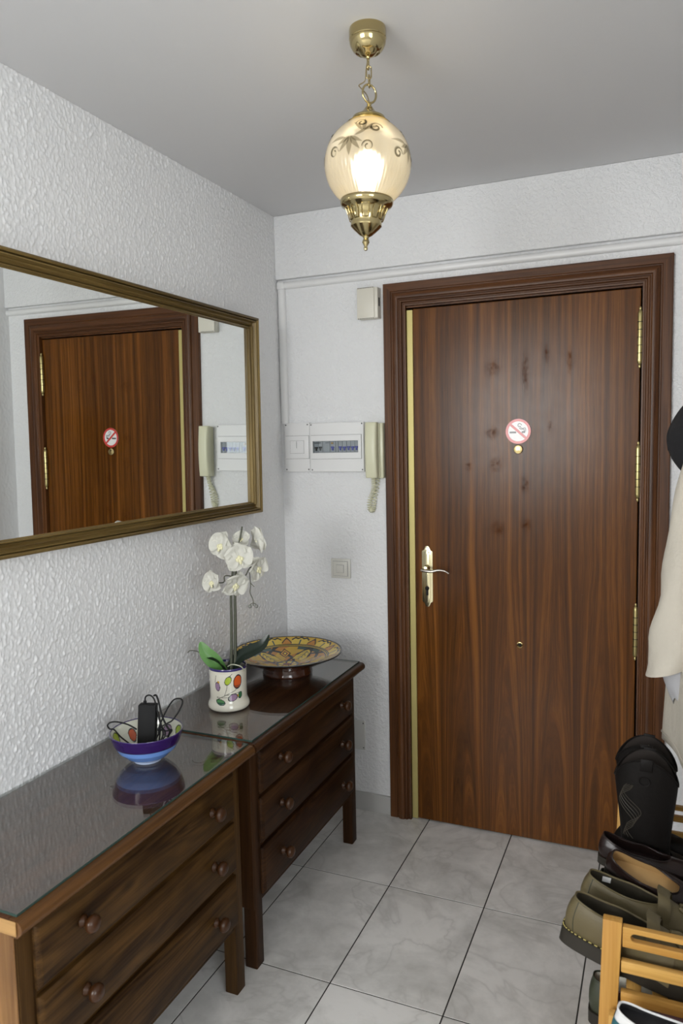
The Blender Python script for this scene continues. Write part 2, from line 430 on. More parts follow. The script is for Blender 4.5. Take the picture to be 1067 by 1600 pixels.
# rear wall with its window; side opening added to light the left wall
wx0, wx1, wz0, wz1 = -.85, .80, 1.10, 2.38
struct(MB().box(-1.75, wx0, YR - .15, YR, 0, H).box(wx1, 3.15, YR - .15, YR, 0, H).box(wx0, wx1, YR - .15, YR, 0, wz0).box(wx0, wx1, YR - .15, YR, wz1, H).build('wall_rear', M['rear']))
sy0, sy1, sz0, sz1 = -5.1, -3.1, .85, 2.35
struct(MB().box(3.0, 3.15, YR, sy0, 0, H).box(3.0, 3.15, sy1, -1.85, 0, H).box(3.0, 3.15, sy0, sy1, 0, sz0).box(3.0, 3.15, sy0, sy1, sz1, H).build('wall_rear_right', M['rear']))
def window(name, fn, a0, a1, z0, z1):
    w_ = bpy.data.objects.new(name, None); col.objects.link(w_); struct(w_)
    t = .05; am = (a0 + a1) / 2
    for (p0, p1, q0, q1) in ((a0, a0 + t, z0, z1), (a1 - t, a1, z0, z1), (a0 + t, a1 - t, z0, z0 + t), (a0 + t, a1 - t, z1 - t, z1), (am - .035, am + .035, z0 + t, z1 - t)):
        m = MB(); m.prism([(p0, q0), (p1, q0), (p1, q1), (p0, q1)], fn, .03, .09); m.build('window_frame', M['white_pl'], w_)
    for (p0, p1) in ((a0 + t, am - .035), (am + .035, a1 - t)):
        m = MB(); m.prism([(p0, z0 + t), (p1, z0 + t), (p1, z1 - t), (p0, z1 - t)], fn, .055, .06); m.build('pane', M['pane'], w_)
window('window_1', lambda a, b, d: (a, YR - d, b), wx0, wx1, wz0, wz1)
window('added_side_window', lambda a, b, d: (3.0 + d, a, b), sy0, sy1, sz0, sz1)  # unseen window put in for the added side light
# tiled baseboards
bb = struct(bpy.data.objects.new('baseboard_back', None)); col.objects.link(bb)
for (x0, x1) in ((.0, .288), (.290, .462)):
    MB().box(x0, x1, -.012, 0, 0.0, .076).build('tile', M['base_tile'], bb, bevel=.0015, seg=1)
MB().box(1.488, XR - .012, -.012, 0, 0.0, .076).build('tile', M['base_tile'], bb, bevel=.0015, seg=1)
bl = struct(bpy.data.objects.new('baseboard_left', None)); col.objects.link(bl)
for k in range(9):
    MB().box(0, .012, -.014 - (k + 1) * .33, -.016 - k * .33, 0.0, .076).build('tile', M['base_tile'], bl, bevel=.0015, seg=1)
br = struct(bpy.data.objects.new('baseboard_right', None)); col.objects.link(br)
for k in range(5):
    MB().box(XR - .012, XR, -.014 - (k + 1) * .33, -.016 - k * .33, 0.0, .076).build('tile', M['base_tile'], br, bevel=.0015, seg=1)

# ------------------------------------------------------------------ the door
door = struct(bpy.data.objects.new('door_1', None)); col.objects.link(door)
LX0, LX1, LZ0, LZ1 = .5775, 1.386, .006, 2.030
leaf = MB().box(LX0, LX1, -.002, .042, LZ0, LZ1).build('leaf', M['door'], door, bevel=.002, seg=1)
MB().box(.5535, LX0 - .0005, -.004, .042, .004, 2.027).build('brass_strip', M['brass_strip'], door, bevel=.001, seg=1)
MB().box(DX0, .5525, -.001, .25, 0, DZ).box(1.3905, DX1, -.001, .25, 0, DZ).box(.5525, 1.3905, -.001, .25, 2.036, DZ).build('jamb', M['case_z'], door)
MB().box(.5525, 1.3905, .046, .06, 0, 2.036).build('back_panel', M['dark'], door)
PROF = [(0, 0), (0, .016), (.003, .019), (.030, .019), (.032, .016), (.036, .016), (.038, .021), (.044, .025), (.052, .0265), (.060, .024), (.063, .020),
        (.066, .020), (.069, .0225), (.074, .021), (.077, .014), (.081, .014), (.083, .016), (.0885, .015), (.0895, .003), (.0895, 0)]
def casing(name, P0, P1, m0, m1, mat, prof=PROF, out=Vector((0, -1, 0)), parent=door):
    P0, P1, m0, m1 = Vector(P0), Vector(P1), Vector(m0), Vector(m1); n = len(prof)
    vs = [P0 + m0 * d + out * h for d, h in prof] + [P1 + m1 * d + out * h for d, h in prof]
    fs = [(i, (i + 1) % n, n + (i + 1) % n, n + i) for i in range(n)] + [tuple(range(n))[::-1], tuple(range(n, 2 * n))]
    return MB().add(vs, fs).build(name, mat, parent, smooth=28)
ZT = 2.131
casing('casing', (.463, 0, .0), (.463, 0, ZT), (1, 0, 0), (1, 0, -1), M['case_z'])
casing('casing', (.463, 0, ZT), (1.486, 0, ZT), (1, 0, -1), (-1.065, 0, -1), M['case_x'])
casing('casing', (1.486, 0, ZT), (1.486, 0, 0), (-1.065, 0, -1), (-1.065, 0, 0), M['case_z'])
# hinges
for z0, z1 in ((1.761, 1.965), (1.305, 1.511), (.7435, .9464)):
    zc = (z0 + z1) / 2; hh = (z1 - z0) / 2
    h = MB().lathe([(0, -hh), (.003, -hh), (.005, -hh + .006), (.0035, -hh + .010), (.0075, -hh + .016), (.0085, -hh + .024), (.0085, hh - .024), (.0075, hh - .016), (.0035, hh - .010), (.005, hh - .006), (.003, hh), (0, hh)], 20)
    ho = h.build('hinge', M['brass_hinge'], door, smooth=40, loc=(1.3850, -.0125, zc))
    for k in range(1, 6):
        MB().lathe([(.0086, -.0011), (.0089, 0), (.0086, .0011)], 20).build('knuckle_joint', M['dark'], ho, loc=(0, 0, -hh + .024 + k * (2 * hh - .048) / 6))
# lever handle on its long plate
hx = .6267
def plate_pts(w, zt, zb):
    r = []
    for (a, b) in ((0, 0), (.30, -.012), (.50, -.045), (.62, -.075), (.92, -.085), (1.0, -.105)): r.append((a, b))
    half = [(a * w, zt + b * (zt - zb)) for a, b in r] + [(a * w, zb - b * (zt - zb)) for a, b in r[::-1]]
    return half + [(-x, z) for x, z in half[::-1]][1:-1]
po = MB().prism(plate_pts(.0222, 1.1235, .880), lambda a, b, d: (hx + a, d, b), -.002, -.0075).build('handle_plate', M['brass_pale'], door, bevel=.002, seg=2)
MB().prism(plate_pts(.0125, 1.108, .896), lambda a, b, d: (hx + a, d, b), -.0075, -.0105).build('raised_panel', M['brass_pale'], po, bevel=.0014, seg=2)
MB().lathe([(.0, 0), (.013, 0), (.012, .006), (.009, .010), (.009, .030), (.011, .034), (.0, .036)], 24, 'y', (hx, -.0105, 1.036)).build('rosette', M['brass_pale'], po, smooth=40)
lv = catmull([(hx - .012, -.046, 1.033), (hx + .004, -.049, 1.031), (hx + .03, -.049, 1.030), (hx + .055, -.047, 1.0355), (hx + .078, -.045, 1.0335), (hx + .096, -.044, 1.024)], 6)
MB().tube(lv, [.0095 - .0055 * i / (len(lv) - 1) if i > 3 else .0075 + .0007 * i for i in range(len(lv))], 12, flat=.8).build('lever', M['steel'], door, smooth=60)
ky = MB().lathe([(0, 0), (.0085, 0), (.0085, .003), (0, .003)], 20, 'y', (hx, -.0105, .9555)).box(hx - .0048, hx + .0048, -.0135, -.0105, .928, .9555)
ky.build('keyhole', M['dark'], po, bevel=.0006, seg=1)
for (dx, z) in ((-.009, 1.096), (.009, 1.096)):
    MB().lathe([(0, 0), (.0018, 0), (.0015, .0012), (0, .0014)], 10, 'y', (hx + dx, -.0090, z)).build('screw', M['screw'], po)
# peephole and lower spy hole
pp = MB().lathe([(0, 0), (.0165, 0), (.0168, .004), (.015, .0065), (.010, .0075), (0, .0078)], 32, 'y', (.976, -.002, 1.491)).build('peephole_cover', M['brass'], door, smooth=40)
for dz in (-.0115, .0115):
    MB().lathe([(0, 0), (.0014, 0), (0, .001)], 8, 'y', (.976, -.0088, 1.491 + dz)).build('screw', M['screw'], pp)
lo = MB().lathe([(.006, .002), (.0085, .006), (.0115, .005), (.012, 0), (0, 0)], 24, 'y', (.983, -.002, .760)).build('spy_hole', M['brass'], door, smooth=40)
MB().lathe([(0, .002), (.006, .002)], 16, 'y', (.983, -.003, .760)).build('lens', M['dark'], lo)

# no smoking sticker
RED = plain('sign_red', (.62, .05, .04), .32, 0, None, 0, Coat_Weight=.6, Coat_Roughness=.3)
WHT = plain('sign_white', (.82, .80, .80), .32, 0, None, 0, Coat_Weight=.6, Coat_Roughness=.3)
BLK = plain('sign_black', (.02, .02, .022), .35, 0, None, 0, Coat_Weight=.6, Coat_Roughness=.3)
sg = thing('no_smoking_sign', 'round red and white no-smoking sticker on the brown front door', 'sign', (.976, -.0045, 1.5565))
circ = lambda r, n=64: [(r * cos(2 * pi * i / n), r * sin(2 * pi * i / n)) for i in range(n)]
fy = lambda a, b, d: (a, d, b)
MB().prism(circ(.0455), fy, -.0002, -.0012).build('disc', WHT, sg)
MB().ring(circ(.0455), circ(.0365), fy, -.0013, -.0020).build('ring', RED, sg)
def bar(cx, cz, L, W, ang):
    c, s = cos(ang), sin(ang)
    return [(cx + x * c - z * s, cz + x * s + z * c) for x, z in ((-L/2, -W/2), (L/2, -W/2), (L/2, W/2), (-L/2, W/2))]
MB().prism(bar(-.019, -.0035, .024, .0062, 0), fy, -.0013, -.0017).build('cigarette', BLK, sg)
MB().prism(bar(.019, -.0030, .012, .0062, 0), fy, -.0013, -.0017).build('cigarette_end', BLK, sg)
MB().prism(bar(0, 0, .075, .0085, radians(-42)), fy, -.0018, -.0022).build('slash', RED, sg)
sm = catmull([(.0265, -.0016, -.001), (.0265, -.0016, .008), (.024, -.0016, .012), (.016, -.0016, .0105), (.010, -.0016, .012), (.008, -.0016, .018), (.002, -.0016, .017), (-.001, -.0016, .022), (.002, -.0016, .028), (.009, -.0016, .027), (.013, -.0016, .022)], 5)
MB().tube(sm, .0009, 6).build('smoke_line', BLK, sg)
sm2 = catmull([(.0215, -.0016, -.001), (.0215, -.0016, .006), (.019, -.0016, .008), (.013, -.0016, .007), (.007, -.0016, .009), (.0035, -.0016, .014)], 5)
MB().tube(sm2, .0009, 6).build('smoke_line', BLK, sg)

# ------------------------------------------------------------------ things on the back wall
# cable trunking
tk = thing('cable_trunking', 'white plastic cable trunking running above the door and down the corner', 'trunking', (0, 0, 0))
def half_round(w, h, n=8):
    return [(-w/2, 0), (-w/2, h * .35)] + [(-w/2 * cos(pi * i / n), h * .35 + h * .65 * sin(pi * i / n)) for i in range(1, n)] + [(w/2, h * .35), (w/2, 0)]
hr = half_round(.028, .018)
for (x0, x1) in ((.036, 1.461), (1.4615, XR)):
    m = MB(); m.prism([(b, a) for b, a in hr], lambda b, a, d: (d, -.0 - a, 2.170 + b), x0, x1); m.build('trunking_run', M['white_pl2'], tk, smooth=40)
MB().prism([(b, a) for b, a in half_round(.033, .018)], lambda b, a, d: (.0200 + b, -a, d), 1.612, 2.155).build('trunking_drop', M['white_pl2'], tk, smooth=40)
MB().box(.0035, .0365, -.018, 0, 2.155, 2.185).build('corner_piece', M['white_pl2'], tk, bevel=.004)

# fuse boxes
def screws(par, pts, y):
    for (x, z) in pts:
        MB().lathe([(0, 0), (.0030, 0), (.0026, .0012), (0, .0014)], 12, 'y', (x, y, z)).build('screw', M['screw'], par)
fb = thing('meter_box', 'small blank white fuse box cover in the wall corner', 'fuse box', (0, 0, 0))
MB().box(.0225, .1375, -.020, 0, 1.413, 1.613).build('cover', M['white_pl2'], fb, bevel=.002)
MB().box(.0288, .1357, -.0207, -.0202, 1.4658, 1.5612).build('hatch_seam', M['seam'], fb)
MB().box(.1376, .1391, -.0185, 0, 1.413, 1.611).build('box_seam', M['seam'], fb)
dr = MB().box(.030, .1345, -.024, -.0205, 1.467, 1.560).build('hatch', M['white_pl2'], fb, bevel=.0012)
MB().box(.0502, .1138, -.0246, -.0241, 1.4882, 1.5408).build('plate_seam', M['seam'], dr)
MB().box(.051, .113, -.0258, -.0242, 1.489, 1.540).build('blank_plate', M['white_pl2'], dr, bevel=.0006, seg=1)
MB().box(.0800, .0812, -.0264, -.0259, 1.510, 1.538).build('slot', M['screw'], dr)
screws(fb, [(.030, 1.605), (.129, 1.605), (.030, 1.4225), (.131, 1.4225)], -.020)
fb2 = thing('breaker_box', 'white breaker panel with blue switches beside the entry phone', 'fuse box', (0, 0, 0))
B0, B1 = .1392, .3755
m = MB(); m.ring([(B0, 1.4125), (B1, 1.4125), (B1, 1.610), (B0, 1.610)], [(.1535, 1.4895), (.3525, 1.4895), (.3525, 1.5365), (.1535, 1.5365)], lambda a, b, d: (a, d, b), 0, -.022)
m.build('cover', M['white_pl2'], fb2, bevel=.0015, seg=1)
MB().ring([(.1443, 1.4638), (.3667, 1.4638), (.3667, 1.5612), (.1443, 1.5612)], [(.1535, 1.4895), (.3525, 1.4895), (.3525, 1.5365), (.1535, 1.5365)], lambda a, b, d: (a, d, b), -.0221, -.0226).build('window_seam', M['seam'], fb2)
MB().ring([(.1455, 1.4650), (.3655, 1.4650), (.3655, 1.5600), (.1455, 1.5600)], [(.1535, 1.4895), (.3525, 1.4895), (.3525, 1.5365), (.1535, 1.5365)], lambda a, b, d: (a, d, b), -.0227, -.0260).build('window_frame', M['white_pl2'], fb2, bevel=.0008, seg=1)
MB().box(.152, .354, -.010, -.001, 1.487, 1.539).build('breaker_row', M['grey_pl'], fb2)
mods = [(.156, .020, 'b'), (.1765, .016, 'b'), (.195, .030, 'n'), (.227, .024, 'l'), (.252, .010, 'n'), (.2635, .0175, 'l'), (.2815, .0175, 'l'), (.2995, .0175, 'l'), (.3175, .0175, 'l'), (.335, .016, 'l')]
for k, (x, w_, kind) in enumerate(mods):
    mo = MB().box(x, x + w_ - .0008, -.0155, -.0102, 1.491, 1.535).build('breaker', M['grey_pl'], fb2, bevel=.0006, seg=1)
    if kind != 'n':
        c = x + w_ / 2; mat = M['black_sw'] if kind == 'b' else M['blue_sw']; zz = 1.5035 + (.001 if k % 2 else 0)
        MB().prism([(c - .0065, zz + .010), (c + .0065, zz + .010), (c + .0065, zz + .004), (c + .0035, zz + .002), (c + .0035, zz - .006), (c - .0035, zz - .006), (c - .0035, zz + .002), (c - .0065, zz + .004)], lambda a, b, d: (a, d, b), -.0157, -.0205).build('toggle', mat, mo, bevel=.0006, seg=1)
MB().box(.232, .241, -.0185, -.0157, 1.524, 1.531).build('test_button', M['orange_sw'], fb2, bevel=.0006, seg=1)
MB().box(.157, .186, -.0162, -.0156, 1.5275, 1.5315).build('label_strip', M['screw'], fb2)
MB().box(.206, .222, -.0162, -.0156, 1.5280, 1.5305).build('label_strip', M['screw'], fb2)
MB().box(.1537, .3523, -.0238, -.0228, 1.4897, 1.5363).build('clear_cover', M['smoke'], fb2)
screws(fb2, [(.146, 1.603), (.3680, 1.603), (.148, 1.4205), (.3685, 1.4205)], -.022)

# door chime box
ch = thing('door_chime', 'off-white ribbed chime box mounted beside the top of the door frame', 'door chime', (0, 0, 0))
cb = MB().box(.366, .4485, -.036, 0, 2.004, 2.120).build('housing', M['offwhite'], ch, bevel=.002)
MB().box(.3645, .4350, -.040, -.0362, 2.002, 2.122).build('front_plate', M['offwhite'], ch, bevel=.0015)
for k in range(9):
    MB().box(.3690 + k * .0075, .3720 + k * .0075, -.0408, -.0401, 2.0025, 2.0062).build('vent_slot', M['dark'], ch)
    MB().box(.3690 + k * .0075, .3720 + k * .0075, -.0408, -.0401, 2.1180, 2.1215).build('vent_slot', M['dark'], ch)
MB().box(.4486, .4495, -.026, -.016, 2.05, 2.082).build('side_slot', M['dark'], ch)

# entry phone
ph = thing('entry_phone', 'cream wall intercom handset with coiled cord beside the door frame', 'intercom', (0, 0, 0))
MB().box(.404, .4590, -.030, 0, 1.3865, 1.6030).build('base', M['cream'], ph, bevel=.004)
def hs(u, v):
    z = 1.389 + .2165 * v; a = 2 * pi * u
    thick = .016 + .004 * sin(pi * v) ; yo = -.046 - .010 * (1 - sin(pi * v)) * 0 - .004 * sin(pi * v)
    e = .5
    x = .4190 + .0245 * math.copysign(abs(cos(a)) ** e, cos(a)); y = yo + thick * math.copysign(abs(sin(a)) ** e, sin(a))
    return (x, y, z)
m = MB().grid(28, 16, hs, True); n0 = len(m.v); m.f.append(tuple(range(28))[::-1]); m.f.append(tuple(range(n0 - 28, n0)))
m.build('handset', M['cream'], ph, bevel=.0025, smooth=45)
MB().box(.4440, .4475, -.040, -.0301, 1.392, 1.600).build('cradle_ridge', M['cream'], ph, bevel=.0014)
# coiled cord: a loop below the phone
path = catmull([(.428, -.012, 1.3865), (.4215, -.011, 1.345), (.412, -.0105, 1.300), (.408, -.010, 1.268), (.4, -.010, 1.257), (.391, -.010, 1.268), (.3925, -.0105, 1.300), (.405, -.012, 1.325), (.413, -.018, 1.345), (.4165, -.026, 1.370), (.417, -.032, 1.390)], 30)
pts = []
turns = 34
for i, P in enumerate(path):
    a = 2 * pi * turns * i / (len(path) - 1)
    t = (path[min(i + 1, len(path) - 1)] - path[max(i - 1, 0)]).normalized(); nn = Vector((0, 1, 0)); bn = t.cross(nn).normalized()
    pts.append((P, nn, bn, a))
fine = []
for i in range(len(pts) - 1):
    for q in range(3):
        f_ = q / 3; P = pts[i][0].lerp(pts[i + 1][0], f_); a = pts[i][3] + (pts[i + 1][3] - pts[i][3]) * f_
        fine.append(P + pts[i][1] * (cos(a) * .0075) + pts[i][2] * (sin(a) * .0085))
MB().tube(fine, .0019, 6).build('coiled_cord', M['cream'], ph, smooth=60)

# light switch
sw = thing('light_switch', 'square off-white light switch on the wall left of the door', 'light switch', (0, 0, 0))
MB().box(.2160, .3015, -.010, 0, .9750, 1.0560).build('frame', M['ivory'], sw, bevel=.003)
MB().box(.2258, .2917, -.0106, -.0101, .9848, 1.0462).build('seam', M['seam'], sw)
MB().box(.2270, .2905, -.0135, -.0107, .9860, 1.0450).build('inner_plate', M['ivory'], sw, bevel=.0015)
MB().box(.2410, .2750, -.0140, -.0136, .9990, 1.0320).build('seam', M['seam'], sw)
MB().box(.2420, .2740, -.0165, -.0141, 1.0000, 1.0310).build('rocker', M['ivory'], sw, bevel=.0015)
# blank socket cover low on the wall
bc = thing('blank_cover_plate', 'square grey blank cover plate low on the wall behind the dresser', 'cover plate', (0, 0, 0))
MB().box(.232, .352, -.007, 0, .258, .382).build('plate', plain('grey_cover', (.66, .655, .63), .4), bc, bevel=.002)
screws(bc, [(.345, .372), (.345, .268), (.240, .372), (.240, .268)], -.007)

# ------------------------------------------------------------------ wall mirror
MY0, MY1, MZ0, MZ1 = -1.72, -.275, 1.269, 2.001
th_, ph_ = .0095, -.0125
nrm = Vector((cos(th_) * cos(ph_), sin(ph_), -sin(th_))).normalized()
mc = Vector((.0, (MY0 + MY1) / 2, (MZ0 + MZ1) / 2))
# local frame: x = normal, y = along wall, z = up
yl = Vector((0, 0, 1)).cross(nrm).normalized(); zl = nrm.cross(yl)
mir = thing('wall_mirror', 'large rectangular mirror in a worn gilt frame on the left wall', 'mirror')
gx = .020 + (-.8 - mc.y) * -nrm.y / nrm.x + (1.635 - mc.z) * -nrm.z / nrm.x
R3 = Matrix((nrm, yl, zl)).transposed()
mir.matrix_world = Matrix.Translation((.0, mc.y, mc.z)) @ R3.to_4x4()
hy, hz = (MY1 - MY0) / 2, (MZ1 - MZ0) / 2
GX = .0205
MPROF = [(0, .006), (0, .044), (.002, .050), (.0065, .0525), (.0105, .0500), (.0115, .0370), (.0140, .0370), (.0145, .0470), (.0175, .0475), (.0190, .0400), (.0220, .0330), (.0260, .0315), (.0300, .0335), (.0335, .0380), (.0345, .0270), (.0365, .0270), (.0370, .0325), (.0395, .0320), (.0405, .0230), (.0435, .0215), (.0435, .015)]
OUT = Vector((1, 0, 0))
for (a, b, m0, m1, mt) in (((0, -hy, hz), (0, hy, hz), (0, 1, -1), (0, -1, -1), 'gilt'), ((0, hy, hz), (0, hy, -hz), (0, -1, -1), (0, -1, 1), 'gilt_z'),
                          ((0, hy, -hz), (0, -hy, -hz), (0, -1, 1), (0, 1, 1), 'gilt'), ((0, -hy, -hz), (0, -hy, hz), (0, 1, 1), (0, 1, -1), 'gilt_z')):
    casing('frame_rail', a, b, m0, m1, M[mt], MPROF, OUT, mir)
MB().box(.016, GX, -hy + .040, hy - .040, -hz + .040, hz - .040).build('mirror_glass', M['mirror'], mir)
MB().box(.008, .0155, -hy + .02, hy - .02, -hz + .02, hz - .02).build('back_board', M['dark'], mir)

# ------------------------------------------------------------------ two matching dressers
BL = .772; FX = .402; NOSE_X = .428
def knob_me():
    return MB().lathe([(.010, 0), (.0125, .002), (.0125, .005), (.008, .009), (.0075, .014), (.011, .018), (.0165, .0215), (.0185, .027), (.017, .033), (.012, .0375), (.006, .039), (0, .0395)], 28, 'x')
def dresser(label, y0, group):
    d = thing('dresser', label, 'dresser', (0, y0, 0), 0, group)
    mats = dict(M)
    if y0 > -1.5: mats.update(pine_y=M['red_y'], pine_z=M['red_z'], pine_edge=M['red_edge'], pine_side=M['red_z'], pine_light=M['red_edge'])  # far dresser keeps its own wood, without the lit end tones
    for (x0, yy) in ((.012, 0), (.012, BL - .042), (FX - .040, 0), (FX - .040, BL - .042)):
        MB().box(x0, x0 + .040, yy, yy + .042, 0, .660).build('leg', mats['pine_z'], d, bevel=.003)
    MB().box(.052, FX - .040, .006, .026, .195, .660).build('side_panel', mats['pine_side'], d)
    MB().box(.052, FX - .040, BL - .026, BL - .006, .195, .660).build('side_panel', mats['pine_side'], d)
    MB().box(.012, FX - .0015, -.004, -.0004, .186, .6595).build('end_tone_skin', mats['pine_side'], d, bevel=.001, seg=1)  # thin skin added to carry the painted window light of the near dresser
    MB().box(.004, .4185, -.0135, -.0104, .6615, .6890).build('end_tone_strip', mats['pine_light'], d, bevel=.001, seg=1)  # strip added for the light painted on the near top's end
    MB().box(.014, .024, .042, BL - .042, .195, .660).build('back_panel', mats['pine_y'], d)
    for (za, zb) in ((.193, .2120), (.352, .372), (.502, .520), (.646, .660)):
        MB().box(FX - .030, FX - .004, .042, BL - .042, za, zb).build('rail', mats['pine_y'], d)
    MB().box(.030, FX - .040, .042, BL - .042, .195, .207).build('bottom_board', mats['dark'], d)
    for (za, zb) in ((.2130, .3555), (.3700, .5055), (.5185, .6480)):
        ya, yb = .037, BL - .037
        b = .010
        v = [(FX - .02, ya, za), (FX - .02, yb, za), (FX - .02, yb, zb), (FX - .02, ya, zb), (FX + .006, ya, za), (FX + .006, yb, za), (FX + .006, yb, zb), (FX + .006, ya, zb),
             (FX + .012, ya + b, za + b), (FX + .012, yb - b, za + b), (FX + .012, yb - b, zb - b), (FX + .012, ya + b, zb - b)]
        f = [(0, 1, 2, 3), (0, 1, 5, 4), (1, 2, 6, 5), (2, 3, 7, 6), (3, 0, 4, 7), (4, 5, 9, 8), (5, 6, 10, 9), (6, 7, 11, 10), (7, 4, 8, 11), (8, 9, 10, 11)]
        df = MB().add(v, f).build('drawer', mats['pine_y'], d, bevel=.0015, seg=1)
        for yk in (BL / 2 - .233, BL / 2 + .233):
            knob_me().build('knob', mats['knob'], df, smooth=50, loc=(FX + .0115, yk, (za + zb) / 2 + .005))
    # top board with a rounded nose
    ya, yb = -.010, BL + .048
    MB().box(.004, .400, ya, yb, .6605, .690).build('top_board', mats['top_y'], d, bevel=.004)
    nose = [(.4005, .6605), (.420, .6605), (.426, .6635), (.4295, .669), (.430, .675), (.4285, .681), (.4240, .6865), (.418, .6890), (.4005, .690)]
    MB().prism(nose, lambda a, b, t: (a, t, b), ya, yb).build('front_moulding', mats['pine_edge'], d, smooth=40)
    MB().prism([(FX - .004, .651), (FX + .010, .651), (FX + .013, .655), (FX + .013, .6603), (FX - .004, .6603)], lambda a, b, t: (a, t, b), ya + .006, yb - .04).build('under_moulding', mats['pine_edge'], d)
    return d
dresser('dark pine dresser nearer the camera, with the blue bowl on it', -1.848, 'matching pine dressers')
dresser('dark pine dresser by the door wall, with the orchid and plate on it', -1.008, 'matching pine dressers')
def glass_top(label, ya, yb):
    g = thing('glass_top', label, 'glass sheet', (0, 0, 0), 0, 'glass sheets on the dressers')
    MB().box(.003, .409, ya, yb, .6902, .6950).build('pane', M['glass_top'], g)
    e = .0012
    MB().box(.4091, .4103, ya, yb, .6902, .6950).build('front_edge', M['glass_edge'], g)
    MB().box(.003, .4103, ya - e, ya - .0001, .6902, .6950).build('end_edge', M['glass_edge'], g)
    MB().box(.003, .4103, yb + .0001, yb + e, .6902, .6950).build('end_edge', M['glass_edge'], g)
glass_top('clear glass sheet covering the nearer dresser, under the blue bowl', -1.848, -1.034)
glass_top('clear glass sheet covering the farther dresser, under the orchid vase', -1.010, -.196)
GZ = .6952

# ------------------------------------------------------------------ painted ceramics
C_CREAM = (.76, .73, .62)
def ell(u, z, cu, cz, ru, rz, ang=0):
    c, s = cos(ang), sin(ang); du, dz = u - cu, z - cz; a = (du * c + dz * s) / ru; b = (-du * s + dz * c) / rz
    return a * a + b * b
def segd(u, z, a, b):
    ax, az = a; bx, bz = b; t = max(0, min(1, ((u - ax) * (bx - ax) + (z - az) * (bz - az)) / ((bx - ax) ** 2 + (bz - az) ** 2)))
    return sqrt((u - ax - t * (bx - ax)) ** 2 + (z - az - t * (bz - az)) ** 2)
VX, VY = .2002, -.7924; VH = .137
VPROF = [(0, 0), (.055, 0), (.062, .003), (.0655, .008), (.066, .014), (.064, .021), (.0605, .028), (.0585, .036), (.0582, .060), (.0585, .085), (.059, .105), (.0592, .122), (.0605, .130), (.0610, .134), (.0600, .137), (.0580, .136), (.0565, .128), (.056, .08), (.054, .02), (0, .018)]
def dense(prof, k):
    out = []
    for i in range(len(prof) - 1):
        (a, b), (c, d) = prof[i], prof[i + 1]; L = sqrt((c - a) ** 2 + (d - b) ** 2); n = max(1, int(L / k))
        for j in range(n): out.append((a + (c - a) * j / n, b + (d - b) * j / n))
    out.append(prof[-1]); return out
camdir = atan2(CAM[1] - VY, CAM[0] - VX)
def vase_col(p):
    r = sqrt(p.x ** 2 + p.y ** 2); z = p.z
    if z > .1295: return (.035, .025, .14)
    if r < .0565: return (.5, .48, .42)
    a = (atan2(p.y, p.x) - camdir + pi) % (2 * pi) - pi
    for rep in (0, -2.35, 2.35):
        u = -(((a - rep + pi) % (2 * pi)) - pi) * -.0585       # to the right as seen
        if abs(u) > .069: continue
        def outl(e, c, ol=(.02, .02, .03)): return c if e < .80 else ol
        # orange blossom
        e = ell(u, z, .030, .095, .014, .0215, -.15)
        if e < 1.15: return outl(e, (.62, .10, .02) if not (z < .084 and (int((u + .2) * 700) + int(z * 800)) % 2) else (.03, .03, .03))
        e = ell(u, z, -.001, .101, .0095, .014, -.5)
        if e < 1.15: return outl(e, (.40, .52, .04))
        e = ell(u, z, .004, .108, .006, .008, .3)
        if e < 1.1: return outl(e, (.30, .42, .03))
        e = ell(u, z, -.036, .082, .0085, .0135, .15)
        if e < 1.15: return outl(e, (.34, .22, .34))
        e = ell(u, z, -.033, .0955, .004, .005)
        if e < 1: return (.65, .36, .03)
        e = ell(u, z, .013, .046, .0155, .0105, .35)
        if e < 1.15: return outl(e, (.34, .22, .34) if u > .004 else ((.03, .03, .03) if int(z * 900) % 2 else (.7, .7, .62)))
        e = ell(u, z, .0285, .0505, .0035, .004)
        if e < 1: return (.65, .36, .03)
        e = ell(u, z, .038, .051, .0075, .0105, -.3)
        if e < 1.15: return outl(e, (.02, .085, .035) if int(z * 450) % 2 else (.05, .20, .08))
        e = ell(u, z, -.027, .033, .0155, .0085, -.3)
        if e < 1.15: return outl(e, (.10, .27, .10) if z > .032 else (.02, .10, .05))
        for (A, B) in (((-.036, .042), (-.010, .055)), ((-.010, .055), (.020, .068)), ((.020, .068), (.030, .076)), ((-.013, .054), (-.006, .075)), ((-.006, .075), (-.004, .09)), ((-.04, .048), (.0, .047)), ((-.010, .055), (.036, .060)), ((-.045, .095), (-.04, .118)), ((.004, .115), (.012, .122))):
            if segd(u, z, A, B) < .0007: return (.03, .03, .02)
    return C_CREAM
vase = MB().lathe(dense(VPROF, .0011), 300).build('ceramic_vase', vcol('painted_vase_glaze', .12), None, smooth=50, loc=(VX, VY, GZ), color=vase_col)
tag(vase, 'cream ceramic vase painted with fruit and leaves, holding the white orchid', 'vase')

